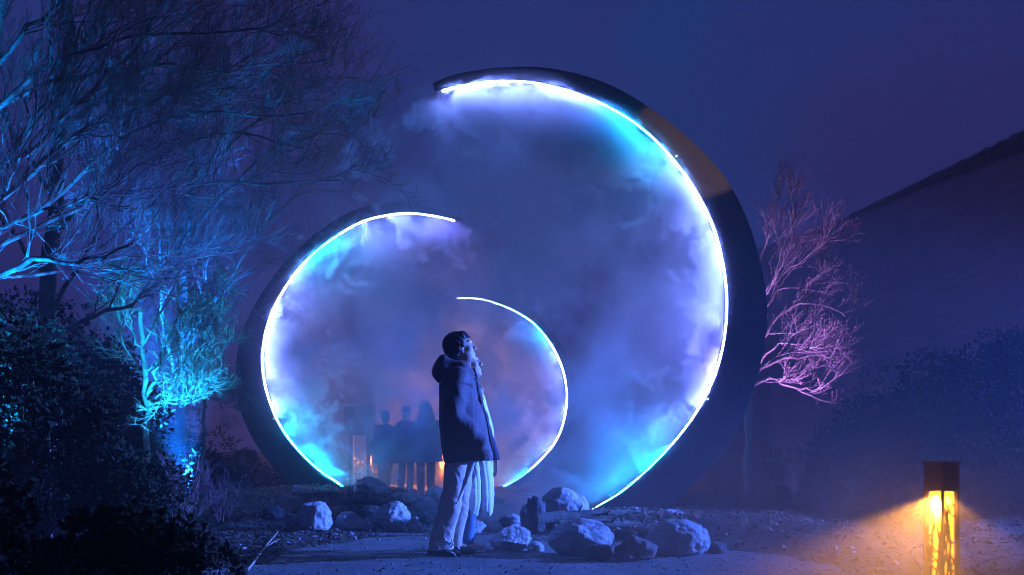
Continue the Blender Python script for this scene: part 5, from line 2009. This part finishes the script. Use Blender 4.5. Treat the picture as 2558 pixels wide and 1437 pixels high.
CY = (0.01, 0.42, 1.0)
DB = (0.005, 0.17, 1.0)
MG = (0.58, 0.20, 0.95)
b = at(436, 12.0)
q = floodlight(b, W(425, 850, 13.3), 'small ground floodlight throwing a blue beam up the cyan tree', CY)
spot('flood_cyan', q, W(440, 800, 13.3), CY, 2200, 50, 0.9)
b = at(1976, 14.3)
q = floodlight(b, W(1990, 800, 15.5), 'small ground floodlight throwing a magenta beam up the budding tree', MG)
spot('flood_magenta', q, W(2010, 690, 15.5), (0.58, 0.24, 0.92), 1300, 46, 1.0)
b = at(470, 15.4)
q = floodlight(b, W(500, 500, 16.5), 'small ground floodlight below the deep blue tree', DB)
spot('flood_blue', q, W(345, 380, 16.3), DB, 30000, 50, 0.7)
b = at(-160, 8.3)
q = floodlight(b, W(150, 400, 9.3), 'small ground floodlight under the nearest tree at the left edge', DB)
spot('flood_blue', q + Vector((0, -0.1, 0.35)), W(160, 380, 9.3), (0.002, 0.24, 1.0), 6500, 85, 0.6)
b = at(-40, 10.2)
q = floodlight(b, W(150, 450, 9.0), 'small ground floodlight behind the black evergreen at the left edge', MG)
spot('flood_violet', q, W(170, 470, 8.9), (0.34, 0.07, 1.0), 300, 60, 0.8)

# warm theatre lantern off to the right picks out the top of the nearest ring
spot('path_spot', (7.5, 3.0, 2.6), W(1715, 365, 12.0), (1.0, 0.88, 0.80), 3400, 6.6, 0.25, 0.02)
# blue flood off to the right sends the couple's shadow along the path
spot('path_flood', (10.5, 10.0, 2.6), (-0.6, 9.3, 0.0), (0.06, 0.165, 1.0), 36000, 37, 0.6, 0.25)

# ------------------------------------------------------------------ notice board and fog shadow band
M_plank = mat('board_plank', (0.10, 0.07, 0.055), 0.85, noise=(5, (0.16, 0.11, 0.09), 0.4, 0.6))
Y_ = 23.2
x0, x1 = (858 - 1279) / F * Y_, (938 - 1279) / F * Y_
zt = CAM_H - (1014 - HORIZON) / F * Y_
zl = CAM_H - (1088 - HORIZON) / F * Y_
kz = gz((x0 + x1) / 2, Y_)
board = empty('notice_board', ((x0 + x1) / 2, Y_, kz))
tag(board, 'dark timber board on two posts, faint in the mist left of the visitors', 'notice board')
hw = (x1 - x0) / 2
nb = 5
for i in range(nb):
    z0 = zl - kz + (zt - zl) * i / nb
    z1 = zl - kz + (zt - zl) * (i + 1) / nb - 0.008
    pb = MB()
    pb.box((-hw, 0.0, z0), (hw, 0.035, z1))
    pb.build('plank', M_plank, board, smooth=False)
pb = MB()
pb.box((-hw - 0.05, -0.08, zt - kz + 0.002), (hw + 0.05, 0.12, zt - kz + 0.04))
pb.build('top_rail', M_plank, board, smooth=False)
for sx in (-1, 1):
    pb = MB()
    pb.box((sx * (hw - 0.16) - 0.045, 0.038, -0.05), (sx * (hw - 0.16) + 0.045, 0.12, zt - kz - 0.002))
    pb.build('post', M_plank, board, smooth=False)

# dark band along the slope's crest, added to stand for a shadow in the fog
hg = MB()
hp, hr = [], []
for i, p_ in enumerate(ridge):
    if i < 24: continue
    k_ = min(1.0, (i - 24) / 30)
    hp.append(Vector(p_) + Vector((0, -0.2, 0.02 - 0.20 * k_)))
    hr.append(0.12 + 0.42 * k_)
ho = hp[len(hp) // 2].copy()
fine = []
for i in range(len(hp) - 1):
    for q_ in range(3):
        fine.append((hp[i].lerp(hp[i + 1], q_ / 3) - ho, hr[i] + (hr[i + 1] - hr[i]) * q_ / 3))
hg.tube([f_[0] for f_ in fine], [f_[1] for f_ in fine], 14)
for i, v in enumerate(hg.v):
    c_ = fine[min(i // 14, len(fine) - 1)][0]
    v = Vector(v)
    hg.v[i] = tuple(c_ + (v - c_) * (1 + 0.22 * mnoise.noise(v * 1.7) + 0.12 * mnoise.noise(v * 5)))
fog_shadow_band = hg.build('fog_shadow_band', mat('fog_shadow_tone', (0.035, 0.028, 0.04), 0.9, noise=(1.5, (0.07, 0.06, 0.075), 0.35, 0.65), bump=(6, 1.0, 0.1)))
fog_shadow_band.location = ho
tag(fog_shadow_band, 'dark band standing in for a shadow in the fog at the upper right', 'fog_shadow_band')

# low mist drifting round the near bollard, which makes its beams visible
M_mist4 = mist_material('mist_low', 2.1, step=2.0)


def low_mist(nt, pos, x, y, z, seed):
    n = noise_field(nt, pos, 1.1, 5, 0.6)
    body = ((x * x / -1.5) + (y * y / -0.5)).exp() * z.smooth(1.25, 0.35)
    return ((n - 0.30).max(0.0) * 2.2 * body).max(0.0)


make_mist('mist', (nl.x - 0.55, nl.y + 0.1, -0.02), (-2.4, -1.5, 0.0), (2.4, 1.5, 1.3), 0.05, low_mist, M_mist4, 'low mist round the amber bollard', 2)


def drift_mist(nt, pos, x, y, z, seed):
    n = noise_field(nt, pos, 0.9, 6, 0.6)
    body = ((x * x / -2.2) + (y * y / -0.5)).exp() * z.smooth(3.2, 0.4)
    return ((n - 0.34).max(0.0) * 2.4 * body).max(0.0)


M_mist5 = mist_material('mist_drift', 0.12, step=2.0)
make_mist('mist', (-1.9, 18.7, 0.0), (-3.0, -1.3, 0.0), (3.0, 1.2, 3.2), 0.07, drift_mist, M_mist5, 'mist drifting in front of the visitors', 3)


def side_mist(nt, pos, x, y, z, seed):
    n = noise_field(nt, pos, 0.7, 6, 0.6)
    body = ((x * x / -1.6) + (y * y / -0.5)).exp() * z.smooth(5.6, 2.2)
    return ((n - 0.32).max(0.0) * 2.4 * body).max(0.0)


M_mist6 = mist_material('mist_side', 0.12, step=2.0)
make_mist('mist', (-4.4, 16.6, 0.0), (-2.6, -1.3, 0.0), (2.6, 1.3, 5.6), 0.09, side_mist, M_mist6, 'thin mist hanging on the outer side of the middle ring', 5)
